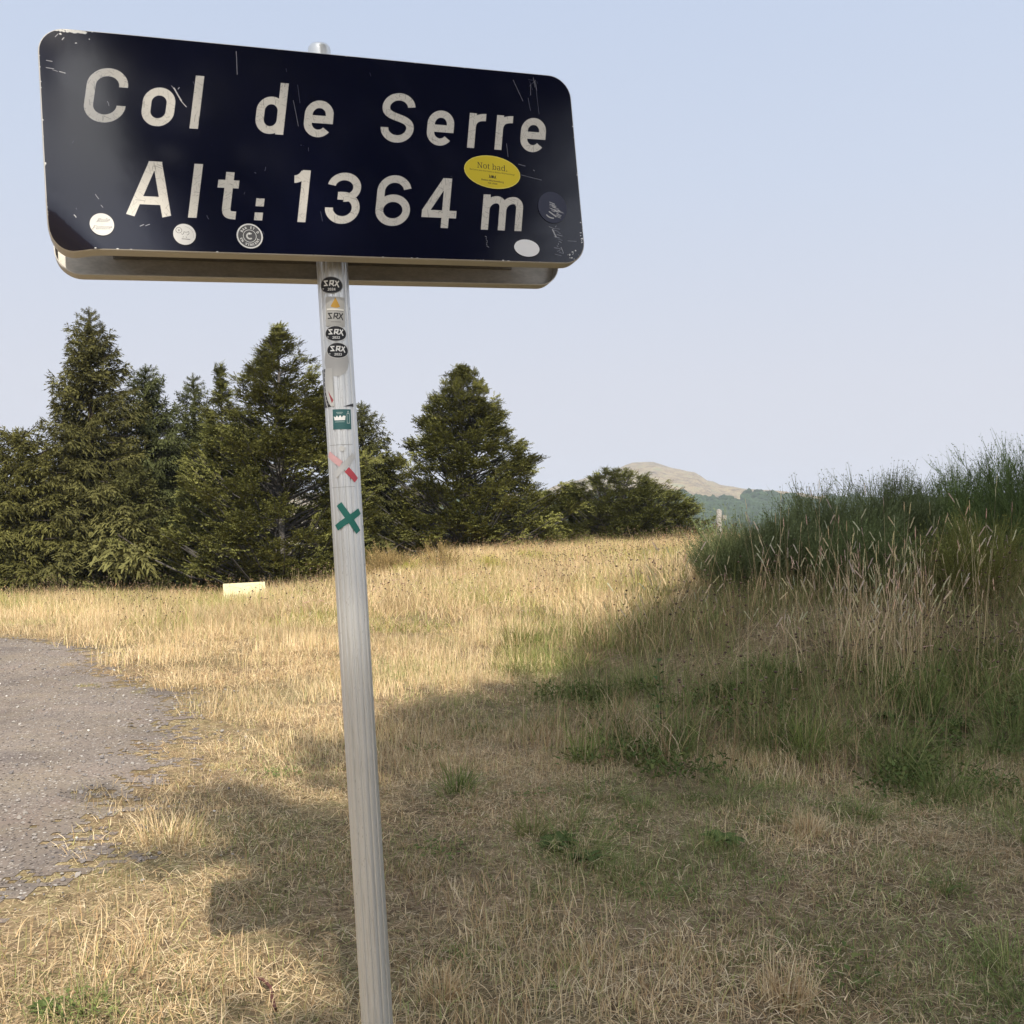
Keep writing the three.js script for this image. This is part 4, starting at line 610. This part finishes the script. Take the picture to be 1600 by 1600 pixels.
  { const tex = canvasTexture(256, 272, (g, w, h) => { g.fillStyle = '#2e5f60'; g.fillRect(0, 0, w, h); g.fillStyle = '#f0f0ee'; g.beginPath(); g.moveTo(14, 96); g.lineTo(40, 110); g.lineTo(58, 84); g.lineTo(80, 112); g.lineTo(102, 78); g.lineTo(124, 112); g.lineTo(146, 86); g.lineTo(176, 92); g.lineTo(168, 150); g.lineTo(24, 150); g.fill(); g.strokeStyle = '#cfd8d6'; g.lineWidth = 5; g.strokeRect(196, 60, 34, 130); g.beginPath(); g.moveTo(204, 60); g.lineTo(208, 26); g.lineTo(220, 26); g.lineTo(224, 60); g.stroke(); g.fillStyle = '#9fb5b3'; g.fillRect(30, 168, 130, 8); g.fillRect(50, 40, 90, 7); g.fillRect(60, 56, 70, 6); });
    stick('sticker', bend(rect(.0365, .0385), .21, py(658), -.03), tex, 'dark teal square sticker with white skyline shape'); }
  // way marks: tape
  const strip = (w, h) => new THREE.PlaneGeometry(w, h, 14, 10);
  for (const row of [697, 762]) stick('seam', bend(new THREE.PlaneGeometry(.05, .0007, 20, 1), 0, py(row), 0, .0004), null, 'thin dark seam round the post', [.28, .28, .27]);
  stick('tape', bend(strip(.036, .0125), -.47, py(718), -.66, .0012), null, 'faded pink tape', [.72, .42, .42]); stick('tape', bend(strip(.029, .0125), .62, py(744), -.82, .0012), null, 'red tape', [.56, .07, .09]);
  stick('tape', bend(strip(.058, .0115), .2, py(729), .74, .0009), null, 'white tape crossing the red tape', [.58, .58, .57]);
  stick('washer', bend(oval(.0055, .0055), .1, py(703), 0, .0016), null, 'white round plug', [.62, .62, .6]);
  stick('tape', bend(strip(.0665, .0125), .27, py(810), -1.0, .0012), null, 'dark green tape', [.006, .14, .11]); stick('tape', bend(strip(.0595, .0125), .23, py(812), .53, .0016), null, 'dark green tape', [.006, .14, .11]);
  // the two panels
  const signM = new THREE.Matrix4().makeBasis(V(.93965, .05415, -.33782), V(-.08355, .99382, -.0731), V(.33177, .09692, .93837)), signQ = new THREE.Quaternion().setFromRotationMatrix(signM), centre = V(-.33504, 2.27168, -1.92248).sub(root.position);
  const holder = (name, z, turn) => { const o = new THREE.Group(); o.name = name; o.quaternion.copy(signQ); if (turn) o.quaternion.multiply(new THREE.Quaternion().setFromAxisAngle(V(0, 1, 0), Math.PI)); o.position.copy(centre).addScaledVector(V(.33177, .09692, .93837), z); root.add(o); return o; };
  const front = holder('front_panel', 0, false), back = holder('back_panel', -.172, true);
  const paint = new THREE.MeshPhysicalMaterial({ map: faceTex, roughness: 1, roughnessMap: faceRough, clearcoat: .2, clearcoatRoughness: .05 });
  const [f1, r1, i1] = panelGeos(true), [f2, r2, i2] = panelGeos(false);
  const fm = part('face', f1, paint, front); fm.userData.label = 'navy face lettered Col de Serre Alt: 1364 m'; part('edge', r1, aluminium, front); part('inner_sheet', i1, aluminium, front);
  part('face', f2, std({ color: rgb(.008, .009, .028), roughness: .25 }), back); part('edge', r2, aluminium, back); part('inner_sheet', i2, aluminium, back);
  const railGeo = () => { const s = new THREE.Shape(); s.moveTo(-.022, 0); s.lineTo(-.022, -.003); s.lineTo(-.013, -.003); s.lineTo(-.013, -.027); s.lineTo(.013, -.027); s.lineTo(.013, -.003); s.lineTo(.022, -.003); s.lineTo(.022, 0); s.lineTo(.01, 0); s.lineTo(.01, -.024); s.lineTo(-.01, -.024); s.lineTo(-.01, 0); s.closePath(); const g = new THREE.ExtrudeGeometry(s, { depth: .8, bevelEnabled: false }); g.translate(0, 0, -.4); const m = new THREE.Matrix4().makeBasis(V(0, 1, 0), V(0, 0, 1), V(1, 0, 0)); g.applyMatrix4(m); return g; };
  const rg = railGeo();
  for (const p of [front, back]) for (const y of [-.135, .11]) { const m = part('rail', rg, dullMetal, p); m.position.set(0, y, -.0045); }
  for (const y of [-.135, .11]) { const c = new THREE.TorusGeometry(PR_ + .004, .0045, 8, 32), m = part('clamp', c, dullMetal, root); c.rotateX(Math.PI / 2); c.scale(1, 4, 1); m.quaternion.setFromRotationMatrix(lean); m.position.copy(up).multiplyScalar(py(0) * 0 + (centre.y + y) / up.y); }
  // stickers on the face
  const flat = (name, rx, ry, x, y, rot, tex, label, o = {}) => { const g = oval(rx, ry), m = part(name, g, std({ map: tex, roughness: .5, ...o }), fm); m.rotation.z = rot; m.position.set(x, y, bent(x, y, true) + .0016); m.userData.label = label; return m; };
  const ring = (g, text, cx, cy, rad, a0, step, flip) => { for (let k = 0; k < text.length; k++) { g.save(); g.translate(cx, cy); g.rotate(a0 + k * step); g.translate(0, flip ? rad : -rad); g.fillText(text[k], 0, 0); g.restore(); } };
  flat('sticker', .0197, .0197, -.4122, -.1527, -.08, canvasTexture(400, 400, (g, w, h) => { g.fillStyle = '#c3c2bf'; g.fillRect(0, 0, w, h); g.fillStyle = '#2f2e33'; g.textAlign = 'center'; g.save(); g.transform(1, -.12, -.28, 1, 0, 24); g.font = 'italic 100px serif'; g.fillText('Rule', 250, 165); g.fillText('Future', 275, 300); g.restore(); g.font = '30px serif'; g.fillStyle = '#77767a'; g.fillText('the', 205, 205); g.strokeStyle = '#77767a'; g.lineWidth = 3; g.setLineDash([14, 9, 30, 12]); g.beginPath(); g.arc(200, 200, 172, .5, 2.6); g.stroke(); }), 'white round sticker reading Rule the Future');
  flat('sticker', .0192, .0192, -.2766, -.1655, -.05, canvasTexture(400, 400, (g, w, h) => { g.fillStyle = '#c3c3c1'; g.fillRect(0, 0, w, h); g.strokeStyle = '#2c2c2f'; g.lineWidth = 7; g.beginPath(); g.arc(100, 130, 52, 0, 7); g.stroke(); g.beginPath(); g.arc(100, 130, 12, 0, 7); g.stroke(); g.beginPath(); g.moveTo(142, 190); g.quadraticCurveTo(180, 230, 190, 150); g.quadraticCurveTo(230, 170, 270, 140); g.quadraticCurveTo(300, 190, 240, 210); g.stroke(); g.beginPath(); g.moveTo(180, 240); g.lineTo(170, 262); g.moveTo(225, 240); g.lineTo(240, 262); g.stroke(); g.lineWidth = 5; g.setLineDash([9, 8]); g.beginPath(); g.arc(200, 210, 158, -1.5, .3); g.stroke(); g.setLineDash([]); g.fillStyle = '#4b4b4e'; g.fillRect(150, 282, 150, 13); }), 'white round sticker with a small line doodle');
  flat('sticker', .0232, .0232, -.1638, -.1645, -.05, canvasTexture(480, 480, (g, w, h) => { g.fillStyle = '#d9d9d6'; g.fillRect(0, 0, w, h); g.fillStyle = '#474749'; g.beginPath(); g.arc(240, 240, 212, 0, 7); g.fill(); g.strokeStyle = '#dcdcd9'; g.lineWidth = 10; g.beginPath(); g.arc(240, 240, 118, 0, 7); g.stroke(); g.fillStyle = '#e2e2df'; g.font = 'bold 62px sans-serif'; g.textAlign = 'center'; g.textBaseline = 'middle'; ring(g, 'BAR ET D', 240, 240, 166, -1.05, .3, false); ring(g, 'EN VINCENT', 240, 240, 166, 1.2, -.27, true); g.lineWidth = 30; g.strokeStyle = '#c9c9c6'; g.beginPath(); g.arc(240, 240, 52, .8, 5.4); g.stroke(); g.fillRect(222, 172, 26, 40); }), 'grey round sticker with a ring of white letters');
  flat('sticker', .0585, .0335, .3135, -.0165, -.075, canvasTexture(936, 536, (g, w, h) => {
    g.fillStyle = '#c9b51f'; g.fillRect(0, 0, w, h); g.strokeStyle = '#e2d46a'; g.lineWidth = 10; g.beginPath(); g.ellipse(w / 2, h / 2, w / 2 - 6, h / 2 - 6, 0, 0, 7); g.stroke(); g.fillStyle = '#2c2a12'; g.textAlign = 'center';
    g.font = '128px serif'; g.fillText('Not bad.', w / 2, 226); g.font = '33px serif'; g.fillText('But have you ever been to Baden-Württemberg?', w / 2, 276);
    g.fillRect(w / 2 - 22, 322, 44, 44); for (const s of [-1, 1]) { g.beginPath(); g.moveTo(w / 2 + s * 28, 376); g.lineTo(w / 2 + s * 36, 330); g.lineTo(w / 2 + s * 62, 312); g.lineTo(w / 2 + s * 50, 340); g.lineTo(w / 2 + s * 66, 378); g.lineTo(w / 2 + s * 48, 360); g.fill(); }
    g.font = 'bold 38px sans-serif'; g.fillText('Baden-Württemberg', w / 2, 424); g.font = 'bold 34px sans-serif'; g.fillText('THE LÄND', w / 2, 466);
  }), 'yellow oval sticker reading Not bad.');
  flat('sticker', .0268, .0175, .3725, -.1686, -.07, null, 'blank white oval sticker', { color: rgb(.78, .79, .8) });
  flat('scraped_sticker', .031, .0325, .4355, -.0825, 0, canvasTexture(320, 320, (g, w, h) => { const r = rngOf(19); g.fillStyle = '#2c3044'; g.fillRect(0, 0, w, h); g.strokeStyle = '#b9b9b6'; g.lineCap = 'round'; for (let k = 0; k < 46; k++) { const t = r(), x = 110 + t * 90 + r() * 50, y = 90 + t * 90 + r() * 80, l = 10 + r() * 46; g.globalAlpha = .35 + .55 * r(); g.lineWidth = 2 + r() * 8; g.beginPath(); g.moveTo(x, y); g.lineTo(x + l, y + l * .35); g.stroke(); } g.globalAlpha = .9; g.lineWidth = 13; g.beginPath(); g.moveTo(88, 240); g.quadraticCurveTo(110, 268, 160, 270); g.moveTo(120, 205); g.lineTo(190, 252); g.stroke(); }), 'dark round trace of a scraped off sticker');
  tag(top(shade(root), 'road_sign'), 'navy mountain pass sign lettered Col de Serre on a leaning fluted metal post', 'road sign');
}

const renderer = new THREE.WebGLRenderer({ antialias: true });
renderer.toneMapping = THREE.LinearToneMapping; renderer.toneMappingExposure = EXPOSURE;
renderer.shadowMap.enabled = true;
scene.traverse((m) => { if (m.isMesh) { m.castShadow = true; m.receiveShadow = true; } });
renderer.render(scene, camera);
